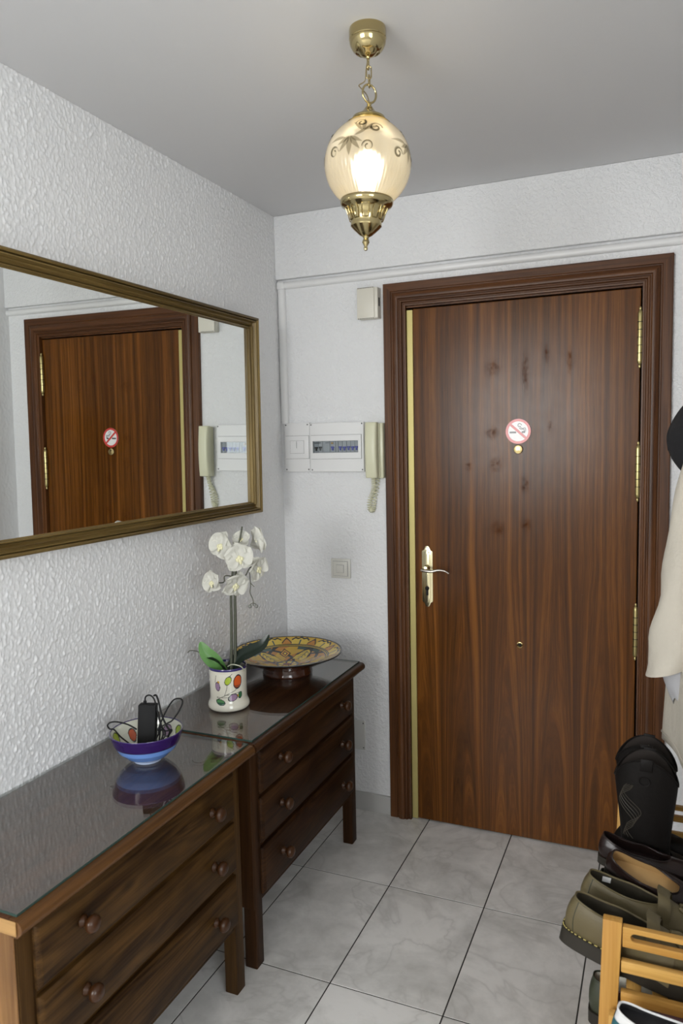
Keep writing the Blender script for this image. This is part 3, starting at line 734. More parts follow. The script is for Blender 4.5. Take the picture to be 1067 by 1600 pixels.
# Moroccan style plate
PX, PY = .212, -.408
PPROF = [(0, .012), (.070, .012), (.076, .0), (.090, .0), (.092, .004), (.090, .012), (.088, .026), (.105, .034), (.150, .052), (.190, .071), (.200, .0765), (.2025, .0790), (.2010, .0815), (.1975, .0815), (.186, .076), (.160, .0655), (.120, .049), (.080, .037), (.040, .030), (0, .028)]
OCH, GLD, ORN, BK, TEAL, BRICK = (.60, .38, .045), (.70, .50, .075), (.52, .23, .04), (.012, .014, .014), (.06, .10, .09), (.30, .075, .03)
def plate_col(p):
    r = sqrt(p.x ** 2 + p.y ** 2); z = p.z; a = atan2(p.y, p.x)
    def ln(d, w): return abs(d) < w
    if r > .194: return BK
    if r > .150:                                  # rim band: lobed leaves and triangles
        n = 10; k = ((a / (2 * pi) * n) % 1.0) * 2 - 1; q = (r - .152) / .041
        if ln(r - .1515, .0022): return BK
        lob = .20 + .70 * abs(cos(k * pi * .5)) ** .5 * (1 + .10 * cos(k * pi * 5))
        if abs(k) < .62:
            e = q - lob
            if abs(e) < .095: return BK
            if e < 0: return GLD if abs(k) > .05 or q > .65 else TEAL
        else:
            kk = (abs(k) - .62) / .38; e = q - (.15 + .75 * kk)
            if abs(e) < .095: return BK
            if e < 0: return ORN if q < .4 + .3 * kk else BRICK
        return OCH
    if r > .139:
        if ln(r - .147, .0018) or ln(r - .1405, .0020): return BK
        return GLD
    # centre: four-fold star of arcs with diamonds
    n = 8; s = (a / (2 * pi) * n) % 1.0; k = (s * 2 - 1); idx = int((a / (2 * pi) * n) % n)
    q = r / .138
    dm = abs(k) * .9 * (q) + abs(q - .70) * 1.6
    if idx % 2 == 0:
        if dm < .10: return GLD
        if dm < .15: return BK
        if dm < .20: return BRICK
        if dm < .24: return GLD
        if dm < .30: return ORN
        if dm < .37: return BK
    else:
        lobe = .98 - .55 * abs(k) ** 1.6 * (1 + .15 * cos(k * 12))
        if abs(q - lobe) < .055: return BK
        if q < lobe and q > .42:
            if abs(k) < .05 and q < .85: return TEAL
            if abs(k) < .35 and abs(((q - .42) * 8 + abs(k) * 2) % 1 - .5) < .09: return TEAL
            return GLD
        if q >= lobe and q > .9: return TEAL
    arc = abs(((a * 4 / pi + q * 2.2) % 2) - 1); arc2 = abs(((a * 4 / pi - q * 2.2) % 2) - 1)
    if arc < .15 * (1.2 - q * .5) or arc2 < .15 * (1.2 - q * .5): return BK
    if q < .30:
        if abs(q - .28) < .03: return BK
        return GLD if q > .12 else BRICK
    return OCH if arc > .5 else ORN
pl = thing('decorative_plate', 'large footed ceramic plate with yellow and black pattern on the far dresser', 'plate', (PX, PY, GZ), radians(10))
kp = 10
MB().lathe(dense(PPROF[:kp + 1], .004), 160).build('body', plain('brown_plate_glaze', (.050, .014, .006), .1, Coat_Weight=.5, Coat_Roughness=.04), pl, smooth=50)
MB().lathe(dense(PPROF[kp:], .0013), 560).build('painted_face', vcol('painted_plate_glaze', .14, .4), pl, smooth=50, color=plate_col)

# blue banded bowl
BX, BY = .2094, -1.2163
BPROF = [(0, .004), (.030, .004), (.032, 0), (.037, 0), (.038, .003), (.040, .006), (.058, .016), (.076, .033), (.087, .052), (.093, .070), (.0955, .0805), (.0950, .0822), (.0930, .0818), (.0905, .072), (.084, .053), (.073, .035), (.055, .019), (.034, .010), (0, .008)]
def bowl_col(p):
    r = sqrt(p.x ** 2 + p.y ** 2); z = p.z; a = atan2(p.y, p.x)
    inner = False
    for (r0, z0), (r1, z1) in zip(BPROF[12:-1], BPROF[13:]):
        if min(z0, z1) - 1e-6 <= z <= max(z0, z1) + 1e-6:
            t = (z - z0) / (z1 - z0 if z1 != z0 else 1); rr = r0 + (r1 - r0) * t
            inner = r < rr + .0012; break
    if z > .0795: return (.045, .025, .13)
    if inner:
        for (ca, cz, ru, rz, c) in ((2.2, .055, .018, .018, (.38, .48, .04)), (2.75, .045, .012, .016, (.55, .09, .02)), (.9, .06, .02, .014, (.30, .42, .03)), (1.5, .05, .015, .015, (.34, .22, .34)), (3.5, .055, .018, .016, (.38, .48, .04)), (-.5, .055, .015, .015, (.55, .09, .02)), (.3, .05, .016, .018, (.38, .48, .04))):
            du = ((a - ca + pi) % (2 * pi) - pi) * .085; e = (du / ru) ** 2 + ((z - cz) / rz) ** 2
            if e < .75: return c
            if e < 1.1: return (.02, .02, .02)
        return (.72, .72, .62)
    if z > .0485: return (.028, .008, .095)
    if z > .047: return (.02, .02, .06)
    if z > .006: return (.17, .33, .76)
    return (.5, .58, .75)
bw = MB().lathe(dense(BPROF, .0012), 260).build('ceramic_bowl', vcol('painted_bowl_glaze', .1), None, smooth=50, loc=(BX, BY, GZ), color=bowl_col)
tag(bw, 'ceramic bowl with purple and light blue bands on the nearer dresser', 'bowl')

# charger and cables in the bowl
BLKP = plain('black_plastic', (.0075, .0075, .008), .6, Specular_IOR_Level=.2)
CBL = plain('black_cable', (.007, .007, .008), .5, Specular_IOR_Level=.25)
chg = thing('power_adapter', 'black power adapter brick with looped cables lying in the blue bowl', 'power adapter', (BX, BY, GZ + .012))
MB().box(-.0235, .0235, -.015, .015, 0, .128).build('brick', BLKP, chg, bevel=.003, loc=(.002, -.005, .010), rot=(radians(-6), radians(2.5), radians(24)))
def cable(pts, r=.0021): MB().tube(catmull(pts, 8), r, 7).build('cable', CBL, chg, smooth=60)
MB().tube([(-.008, .008, .130), (-.008, .009, .144)], .0045, 10).build('strain_relief', CBL, chg, smooth=60)
cable([(-.008, .009, .142), (-.006, .010, .155), (.006, .012, .160), (.020, .012, .150), (.030, .010, .120), (.045, .005, .085), (.055, -.005, .060), (.040, -.02, .03)])
cable([(.015, .018, .158), (.024, .016, .160), (.032, .014, .145), (.044, .010, .110), (.060, .004, .090), (.070, .0, .082), (.074, .002, .075), (.060, .01, .05)], .0026)
cable([(.035, .0, .07), (.045, .020, .110), (.065, .030, .145), (.088, .030, .155), (.100, .026, .148), (.092, .020, .125), (.075, .012, .100), (.062, .006, .092), (.045, .0, .080), (.030, .01, .06)])
cable([(-.025, -.01, .070), (-.05, -.012, .080), (-.085, -.012, .083), (-.107, -.016, .080), (-.112, -.022, .073), (-.098, -.030, .0685), (-.080, -.034, .0705), (-.06, -.030, .050), (-.02, -.03, .03)])
cable([(.030, -.01, .04), (.05, -.005, .075), (.066, -.01, .078), (.072, -.02, .066), (.055, -.03, .05), (.035, -.03, .035), (.02, -.03, .03)])
cable([(.028, .012, .02), (.03, .020, .08), (.028, .016, .115), (.034, .010, .100), (.05, .010, .07), (.066, .02, .07), (.05, .03, .05)])

# ------------------------------------------------------------------ orchid
ORC = thing('orchid', 'white artificial orchid with two stems and green leaves in the painted vase', 'orchid', (VX, VY, GZ))
STEM = plain('orchid_stem', (.075, .080, .055), .55, 0, None, .2)
LEAF = plain('orchid_leaf_dark', (.0085, .018, .011), .34, 0, None, .3)
LEAFL = plain('orchid_leaf_light', (.10, .25, .055), .38, 0, None, .2)
def petal_mat():
    t = NT('orchid_petal'); v = t.coords()
    sp = t.n('SeparateXYZ', i_0=v); rib = t.noise(t.n('CombineXYZ', i_0=t.math('MULTIPLY', sp.outputs[0], 420.0), i_1=t.math('MULTIPLY', sp.outputs[1], 40.0)).outputs[0], 1.0, 2)
    c = t.mix(rib, (.80, .79, .71), (.90, .89, .84)); t.t.nodes.remove(t.b)
    d = t.n('BsdfDiffuse', i_Color=c); tl = t.n('BsdfTranslucent', i_Color=c)
    mx = t.n('MixShader', i_0=.35, i_1=d.outputs[0], i_2=tl.outputs[0]); t.l(mx.outputs[0], t.out.inputs[0]); return t.m
PET = petal_mat()
LIP = plain('orchid_lip', (.80, .76, .50), .5)
def petal_mesh(L, W, cup, curl, pw):
    def fn(u, v):
        t = v; wv = W * (sin(pi * min(1, t ** pw * .97 + .02)) ** .62) if t < 1 else W * .05
        s = (u - .5) * 2
        x = s * wv; y = L * t
        z = cup * (s * s) * wv * 1.2 + curl * t * t * L + .0016 * sin(s * 5 + t * 7)
        return (x, y, z)
    return MB().grid(11, 13, fn)
def thick(mb):
    n = len(mb.v); up = [(p[0], p[1], p[2] + .0005) for p in mb.v]; mb.v += up; mb.f += [tuple(i + n for i in f)[::-1] for f in mb.f[:]]; return mb
wide_p = thick(petal_mesh(.040, .031, .22, -.15, .75)).build('petal', PET, ORC, smooth=60)
slim_p = thick(petal_mesh(.041, .0215, .3, -.2, .85)).build('petal', PET, ORC, smooth=60)
wide_me, slim_me = wide_p.data, slim_p.data
bpy.data.objects.remove(wide_p); bpy.data.objects.remove(slim_p)
lipmb = MB().sphere((0, .0, .004), (.0055, .006, .006), 12, 8).sphere((-.006, -.004, .006), (.0045, .006, .003), 10, 6).sphere((.006, -.004, .006), (.0045, .006, .003), 10, 6).sphere((0, -.010, .007), (.0045, .008, .0028), 10, 6)
lip0 = lipmb.build('flower', LIP, ORC, smooth=60); lip_me = lip0.data; bpy.data.objects.remove(lip0)
def flower(px, normal, roll=0, s=1.0, lab=None):
    f = bpy.data.objects.new('flower', lip_me); col.objects.link(f); f.parent = ORC
    n = Vector(normal).normalized(); up = Vector((0, 0, 1)); xx = up.cross(n).normalized(); yy = n.cross(xx)
    R = Matrix((xx, yy, n)).transposed().to_4x4() @ Matrix.Rotation(roll, 4, 'Z')
    f.matrix_local = Matrix.Translation(Vector(px) - Vector((VX, VY, GZ))) @ R @ Matrix.Scale(s, 4)
    for (me, ang, z, tilt) in ((slim_me, 0, -.0015, .25), (slim_me, radians(128), -.0015, .2), (slim_me, radians(-128), -.0015, .2), (wide_me, radians(66), .001, .28), (wide_me, radians(-66), .001, .28)):
        p = bpy.data.objects.new('petal', me); col.objects.link(p); p.parent = f
        p.matrix_local = Matrix.Translation((0, 0, z)) @ Matrix.Rotation(ang, 4, 'Z') @ Matrix.Rotation(tilt, 4, 'X')
    return f
tocam = Vector((CAM[0] - VX, CAM[1] - VY, .15)).normalized()
rt = Vector((0, 0, 1)).cross(-tocam).normalized() * -1     # screen right
rt = Vector((cos(YAW), sin(YAW), 0))
FC = Vector((.2527, -.79, 1.1764))                          # the main bloom
def at(dx, dz, dd): return FC + rt * dx + Vector((0, 0, dz)) + tocam * dd
flower(at(.0, .004, .028), tocam + rt * .10 + Vector((0, 0, -.05)), .25, 1.18)
flower(at(-.052, .040, .0), tocam - rt * .75 + Vector((0, 0, .10)), -.35, 1.15)
flower(at(.056, .052, -.03), rt * .9 - tocam * .55 + Vector((0, 0, .2)), .2, 1.15)
flower(at(.056, -.032, .015), tocam * .6 + rt * .75 + Vector((0, 0, -.2)), .5, 1.05)
flower(at(-.085, -.075, .0), tocam * .7 - rt * .6 + Vector((0, 0, .05)), .3, .95)
flower(at(-.014, -.082, .012), tocam * .75 + rt * .45 + Vector((0, 0, -.35)), -.2, 1.12)
flower(at(.010, .058, -.02), -rt * .2 + tocam * .7 + Vector((0, 0, .5)), 0, .75)
def L(P): return Vector(P) - Vector((VX, VY, GZ))
def otube(name, pts, r, mat):
    c = catmull(pts, 6); k = len(c)
    rr = [r[0] + (r[1] - r[0]) * i / (k - 1) for i in range(k)] if isinstance(r, tuple) else r
    return MB().tube(c, rr, 8).build(name, mat, ORC, smooth=60)
s0 = Vector((.008, .0, .012))
otube('stem', [s0, L(at(-.030, -.22, 0)), L(at(-.028, -.12, .0)), L(at(-.018, -.03, -.008)), L(at(.004, .05, -.01)), L(at(.014, .098, -.015))], (.0052, .0028), STEM)
otube('stem', [s0 + Vector((.012, .004, 0)), L(at(-.018, -.22, -.005)), L(at(-.016, -.12, -.004)), L(at(-.008, -.02, -.006)), L(at(.012, .03, -.012)), L(at(.03, .045, -.03))], (.0058, .003), STEM)
otube('stem_branch', [L(at(-.014, -.06, -.002)), L(at(-.045, -.055, .004)), L(at(-.05, -.075, .004)), L(at(-.082, -.077, -.004))], .0018, STEM)
otube('stem_branch', [L(at(-.02, -.02, .0)), L(at(-.034, .005, -.002)), L(at(-.050, .036, -.006))], .0022, STEM)
otube('stem_branch', [L(at(.020, -.055, .0)), L(at(.035, -.030, .004)), L(at(.05, -.03, .01))], .002, STEM)
tw = [L(at(.032, -.045, .0)), L(at(.034, -.085, .004)), L(at(.032, -.110, .004)), L(at(.040, -.132, .006)), L(at(.040, -.152, .006))]
otube('bud_twig', tw, .0014, STEM)
otube('bud_twig', [L(at(.033, -.078, .003)), L(at(.046, -.092, .004))], .0011, STEM)
for (dx, dz) in ((.030, -.153), (.050, -.153)):
    otube('bud_twig', [L(at(.040, -.142, .006)), L(at(dx, dz + .006, .006))], .001, STEM)
    MB().sphere(L(at(dx, dz, .006)), .0062, 12, 8).build('bud', plain('orchid_bud', (.22, .22, .20), .4), ORC, smooth=60)
def leaf(pts, W, mat, fold=.3, nrm_hint=Vector((0, 0, 1))):
    c = catmull(pts, 6); n = len(c)
    def fn(u, v):
        i = min(n - 1, int(round(v * (n - 1)))); t = (c[min(i + 1, n - 1)] - c[max(i - 1, 0)]).normalized()
        sd = t.cross(nrm_hint).normalized(); up = sd.cross(t).normalized(); s = (u - .5) * 2
        w_ = W * (sin(pi * min(.985, v * .86 + .13)) ** .7)
        return c[i] + sd * (s * w_) + up * (abs(s) * w_ * fold)
    m = MB().grid(9, n, fn); k = len(m.v)
    m.v += [tuple(Vector(p) - Vector((0, 0, .0012))) for p in m.v]; m.f += [tuple(i + k for i in f)[::-1] for f in m.f[:]]
    return m.build('leaf', mat, ORC, smooth=60)
vtop = .137
def scr(dx, dz, dd=0): return rt * dx + Vector((0, 0, vtop + dz)) + tocam * dd
leaf([scr(-.012, -.03, .0), scr(-.040, .010, .010), scr(-.068, .042, .012), scr(-.084, .076, .005)], .0235, LEAFL, .2, tocam + Vector((0, 0, .3)))
leaf([scr(-.006, -.03, .005), scr(-.025, .005, .018), scr(-.050, .022, .02), scr(-.066, .028, .01)], .013, LEAF, .35)
leaf([scr(.010, -.03, .01), scr(.035, .020, .018), scr(.078, .042, .012), scr(.112, .060, .005), scr(.134, .094, .0)], .026, LEAF, .3, tocam * .6 + Vector((0, 0, 1)))
leaf([scr(.0, -.03, -.01), scr(.020, .015, -.02), scr(.05, .03, -.03)], .016, LEAF, .3)
otube('aerial_root', [scr(-.03, .0, .0), scr(-.07, .028, .01), scr(-.095, .045, .006), scr(-.118, .047, .0), scr(-.126, .040, .0)], .0015, STEM)
otube('aerial_root', [scr(.0, .0, .03), scr(.015, .012, .055), scr(.040, .006, .058), scr(.052, -.012, .045)], .0018, plain('pale_root', (.45, .47, .36), .5))
MB().lathe([(0, 0), (.050, 0), (.053, -.06), (0, -.06)], 32, 'z', (0, 0, .120)).build('moss_fill', plain('moss', (.10, .09, .05), .9, 0, (90, .8, .01), .4), ORC)

# ------------------------------------------------------------------ pendant lamp
LXp, LYp = .842, -1.137
lamp = thing('pendant_lamp', 'brass pendant lamp with etched frosted glass globe, hanging from the ceiling', 'lamp', (LXp, LYp, H))
BR = M['brass_lamp']
MB().lathe([(0, 0), (.0405, 0), (.0415, -.004), (.0415, -.022), (.040, -.0235), (.041, -.0255), (.0395, -.034), (.034, -.044), (.028, -.049), (.026, -.0475), (.021, -.050), (.0175, -.055), (.010, -.059), (.005, -.061), (.004, -.064), (0, -.064)], 48).build('ceiling_canopy', BR, lamp, smooth=35)
def link(cx, cz, hl, hw, ang, r=.0016):
    P = []
    for i in range(28):
        a = 2 * pi * i / 28; x = hw * cos(a); z = (hl - hw) * (1 if sin(a) > 0 else -1) * (1 if abs(sin(a)) > 1e-6 else 0) + hw * sin(a)
        P.append((cx + x * cos(ang), x * sin(ang), cz + z))
    return MB().tube(P, r, 8, closed=True).build('chain_link', BR, lamp, smooth=60)
link(0, -.074, .013, .005, YAW + 1.2); link(.0015, -.093, .0135, .0055, YAW + .1); link(.002, -.112, .0135, .0055, YAW + 1.3)
RZ = -.1385                                            # centre of the hanging ring
ring_pts = [(.0175 * cos(a) * cos(YAW + .5) + .002, .0175 * cos(a) * sin(YAW + .5), RZ + .0195 * sin(a)) for a in [2 * pi * i / 40 for i in range(40)]]
MB().tube(ring_pts, .0024, 10, closed=True).build('hanging_ring', BR, lamp, smooth=60)
cordp = [(0, 0, -.062), (-.004, -.002, -.085), (-.007, -.003, -.110), (-.020, -.006, -.118), (-.017, -.005, -.124), (-.004, -.002, -.140), (.001, 0, -.156)]
MB().tube(catmull(cordp, 6), .0014, 6).build('lamp_cord', plain('bronze_cord', (.22, .17, .09), .5), lamp, smooth=60)
TILT = Matrix.Translation((.002, 0, RZ)) @ Matrix.Rotation(.042, 4, Vector((-sin(YAW), cos(YAW), 0)))
def body(mb, name, mat, parent=None, **kw):
    o = mb.build(name, mat, parent or lamp, **kw)
    if parent is None: o.matrix_local = TILT
    return o
GC = -.153; GR = .0978
body(MB().lathe([(0, -.0195), (.004, -.020), (.0055, -.024), (.004, -.026), (.007, -.028), (.013, -.0365), (.021, -.0445), (.030, -.0490), (.0365, -.0520), (.0380, -.0555), (.0360, -.0588), (.0345, -.0603), (.0365, -.0618), (.0440, -.0644), (.0500, -.0662), (.0490, -.0674), (0, -.0660)], 48), 'top_cap', BR, smooth=35)
def globe_mat():
    t = NT('frosted_globe_glass'); t.t.nodes.remove(t.b)
    tl = t.n('BsdfTranslucent', i_Color=(.93, .86, .70, 1)); rf = t.n('BsdfRefraction', i_Color=(.97, .93, .84, 1), i_Roughness=.52, i_IOR=1.12)
    tr = t.n('BsdfTransparent', i_Color=(.97, .95, .90, 1)); df = t.n('BsdfDiffuse', i_Color=(.85, .80, .68, 1)); gl = t.n('BsdfGlossy', i_Roughness=.12)
    a = t.n('MixShader', i_0=.25, i_1=rf.outputs[0], i_2=tl.outputs[0]); b = t.n('MixShader', i_0=.16, i_1=a.outputs[0], i_2=df.outputs[0])
    c = t.n('MixShader', i_0=.22, i_1=b.outputs[0], i_2=tr.outputs[0])
    fr = t.n('Fresnel', i_IOR=1.4); d = t.n('MixShader', i_0=fr.outputs[0], i_1=c.outputs[0], i_2=gl.outputs[0])
    sp = t.n('SeparateXYZ', i_0=t.coords()); an = t.math('ARCTAN2', sp.outputs[1], sp.outputs[0]); rib = t.math('SINE', t.math('MULTIPLY', an, 64.0))
    low = t.n('MapRange', i_0=sp.outputs[2], i_1=-.13, i_2=-.175, i_3=0.0, i_4=1.0).outputs[0]
    bp = t.n('Bump', i_Height=t.math('MULTIPLY', rib, low), i_Strength=.3, i_Distance=.002)
    for nd in (tl, rf, df, gl): t.l(bp.outputs[0], nd.inputs['Normal'])
    t.l(d.outputs[0], t.out.inputs[0]); return t.m
gp = [(GR * sin(a), GC + GR * cos(a)) for a in [radians(27) + (radians(143) - radians(27)) * i / 40 for i in range(41)]]
globe = body(MB().lathe(gp, 96), 'glass_globe', globe_mat(), smooth=60)
ETCH = glassy('etched_clear_motif', (.55, .54, .50), 1.3, .1)
def sph(lon, lat, k=1.004): return (GR * k * cos(lat) * cos(lon), GR * k * cos(lat) * sin(lon), GC + GR * k * sin(lat))
def leafpoly(m, lon, lat, ang, L_, W_, bend=0):
    n = 9; pts = []
    for i in range(n):
        t = i / (n - 1); w_ = W_ * sin(pi * t ** .8) ; b = bend * t * t
        dx = L_ * t; dy = b * L_
        pts.append((dx, dy + w_, dy - w_))
    vs = []; fs = []
    for (dx, a, b) in pts:
        for d in (a, b):
            x = dx * cos(ang) - d * sin(ang); y = dx * sin(ang) + d * cos(ang); vs.append(sph(lon + x / cos(lat), lat + y))
    for i in range(n - 1): fs.append((2*i, 2*i+1, 2*i+3, 2*i+2))
    m.add(vs, fs)
base_lon = atan2(CAM[1] - LYp, CAM[0] - LXp)
def scroll(m, lon, lat, s, flip, r0=.012, turns=1.25):
    pts = []
    for i in range(24):
        t = i / 23; a = t * turns * 2 * pi; r = r0 * 10 * (1 - .75 * t) * s
        pts.append(sph(lon + flip * (r * cos(a)) / cos(lat), lat + r * sin(a)))
    m.tube(pts, [.0032 * (1 - .4 * i / 23) for i in range(24)], 5, flat=.15)
for k in range(4):
    lon = base_lon - .42 + k * pi / 2
    m = MB()
    for q, (an, L_, W_) in enumerate(((-90, .30, .042), (-62, .27, .036), (-118, .27, .036), (-38, .22, .03), (-142, .22, .03))):
        leafpoly(m, lon + .02 * cos(radians(an)), .30, radians(an), L_ * 1.45, W_ * 1.5, .15 if an > -90 else (-.15 if an < -90 else 0))
    scroll(m, lon - .40, .00, 1.1, 1); scroll(m, lon + .43, .04, 1.1, -1)
    leafpoly(m, lon - .10, .27, radians(165), .46, .040, .3); leafpoly(m, lon + .10, .30, radians(20), .52, .040, .35)
    scroll(m, lon + .62, .50, 1.3, 1); scroll(m, lon + .25, .66, 1.1, -1)
    leafpoly(m, lon + .30, .42, radians(75), .40, .050, .2); leafpoly(m, lon + .32, .42, radians(30), .36, .042, -.2); leafpoly(m, lon + .28, .42, radians(120), .36, .042, .2)
    m.build('etched_motif', ETCH, globe)
body(MB().lathe([(.0, -.232), (.050, -.232), (.059, -.2300), (.0605, -.2335), (.0600, -.240), (.0565, -.2450), (.049, -.249), (.043, -.2555), (.038, -.268), (.0345, -.280), (.0355, -.284), (.035, -.289), (.029, -.2955), (.0195, -.304), (.0135, -.309), (.008, -.3115), (.0055, -.316), (.0075, -.320), (.0085, -.324), (.0055, -.329), (.0035, -.333), (.0048, -.337), (.004, -.341), (0, -.343)], 64), 'bottom_cup', BR, smooth=35)
for k in range(10):
    a = 2 * pi * k / 10
    c = Vector((cos(a), sin(a), 0)); t = Vector((-sin(a), cos(a), 0))
    pts = [c * .0470 + t * -.0085 + Vector((0, 0, -.2505)), c * .0478 + Vector((0, 0, -.2490)), c * .0470 + t * .0085 + Vector((0, 0, -.2505)), c * .0415 + t * .0088 + Vector((0, 0, -.262)), c * .0375 + t * .0068 + Vector((0, 0, -.276)), c * .0375 + t * -.0068 + Vector((0, 0, -.276)), c * .0415 + t * -.0088 + Vector((0, 0, -.262))]
    body(MB().tube(pts, .0013, 6, closed=True), 'lobed_petal', BR, smooth=60)
# bulb
bt = NT('lit_bulb'); bt.set(Base_Color=(1, .95, .85), Emission_Color=(1.0, .86, .62)); bt.b.inputs['Emission Strength'].default_value = 15
body(MB().lathe([(0, -.128), (.012, -.130), (.023, -.138), (.030, -.150), (.031, -.162), (.026, -.178), (.018, -.192), (.014, -.204), (.013, -.2315), (0, -.2315)], 32), 'bulb', bt.m, smooth=60)

# ------------------------------------------------------------------ shoe racks by the right wall
def shoe_rack(label, y0, y1, xf, ztop, zs, group):
    r = thing('shoe_rack', label, 'shoe rack', (xf, y0, 0), 0, group)
    Wd = XR - .016 - xf; Ln = y1 - y0
    for ya in (0, Ln - .020):
        for side in (0, 1):
            def post(u, z): return (u - .016 * (1 - z / ztop) * (1 if side == 0 else -1))
            x0 = 0 if side == 0 else Wd - .036
            v = []
            for z in (0, ztop):
                for (dx, dy) in ((0, 0), (.036 if z else .030, 0), (.036 if z else .030, .020), (0, .020)):
                    v.append((post(x0 + dx, z) if side == 0 else x0 + dx, ya + dy, z))
            MB().add(v, [(0, 3, 2, 1), (4, 5, 6, 7), (0, 1, 5, 4), (1, 2, 6, 5), (2, 3, 7, 6), (3, 0, 4, 7)]).build('post', M['bamboo_z'], r, bevel=.002)
        # top rail with a hand slot
        n = 10; L0, L1 = .0365, Wd - .0365; zc = ztop - .030; cxm = (L0 + L1) / 2
        sl = .050
        ins = [(cxm + sl * (1 if i <= n else -1) + .008 * cos(pi * (i if i <= n else i - 1) / n - pi / 2), zc + .002 + .008 * sin(pi * (i if i <= n else i - 1) / n - pi / 2)) for i in range(2 * n + 2)]
        outp = []
        for (a, b) in ins:
            dx = a - cxm; dz = b - zc - .002
            ang = atan2(dz * 4, dx)
            ex = max(-1, min(1, cos(ang) * 1.6)); ez = max(-1, min(1, sin(ang) * 1.6))
            zt = zc + .030 + (.005 if abs(ex) < .8 else 0) - .004
            outp.append((cxm + ex * (L1 - L0) / 2, zt if ez > .999 else (zc - .024 if ez < -.999 else zc + ez * .024)))
        MB().ring(outp, ins, lambda a, b, d: (a, d, b), ya + .003, ya + .017).build('slotted_rail', M['bamboo'], r, bevel=.001, seg=1)
        for zr in (ztop - .104, ztop - .168):
            MB().box(.0345, Wd - .0365, ya + .003, ya + .017, zr, zr + .024).build('end_rail', M['bamboo'], r, bevel=.002)
    for z in zs:
        for k in range(5):
            x0 = -.004 + k * (Wd - .026) / 4
            zz = z - .004 - .194 * (x0 + .018)
            MB().box(-.014, .014, .0205, Ln - .0205, -.010, 0).build('slat', wood_y, r, bevel=.002, loc=(x0 + .014, 0, zz), rot=(0, radians(11), 0))
    return r
wood_y = wood('yellow_rack_wood_slat', (.50, .25, .055), (.70, .41, .115), 'y', .6, .38)
RXF = 1.370; RY0, RY1 = -1.310, -.735; RZT = .586; SH = .455; SHL = .235
shoe_rack('yellow wooden shoe rack under the loafers and boots by the right wall', RY0, RY1, RXF, RZT, (SH, SHL), 'wooden shoe racks')
shoe_rack('low yellow wooden shoe rack under the white sneaker, nearest the camera', -1.76, -1.325, RXF + .015, .415, (.365, .16), 'wooden shoe racks')

LEATH = lambda n, c, r=.35, v=.25: plain(n, c, r, 0, (60, .25, .004), v, Specular_IOR_Level=.3)
M['olive'] = LEATH('olive_leather', (.125, .100, .050), .45, .12)
M['olive_in'] = plain('olive_shoe_lining', (.030, .024, .013), .8, 0, None, .4)
M['olive_dk'] = LEATH('dark_olive_leather', (.045, .046, .030), .5)
M['sole_dk'] = plain('dark_rubber_sole', (.030, .026, .020), .45, Specular_IOR_Level=.25)
M['thread'] = plain('yellow_thread', (.62, .52, .18), .6)
M['brown'] = LEATH('dark_brown_leather', (.016, .0085, .0075), .28, .3)
M['tan'] = plain('tan_insole', (.42, .26, .105), .55, 0, None, .12)
M['boot'] = plain('black_boot_leather', (.0055, .0042, .0036), .55, 0, (60, .25, .004), .3, Specular_IOR_Level=.18)
M['sneak_w'] = plain('white_sneaker', (.78, .78, .78), .5)
M['teal'] = plain('teal_panel', (.03, .13, .15), .5)
M['pink'] = plain('mauve_shoe', (.34, .20, .24), .5, 0, None, .15)
M['camo'] = plain('dark_green_shoe', (.035, .04, .022), .5, 0, None, .6)
M['black_f'] = plain('black_fabric', (.010, .010, .012), .9, 0, (300, .3, .002))

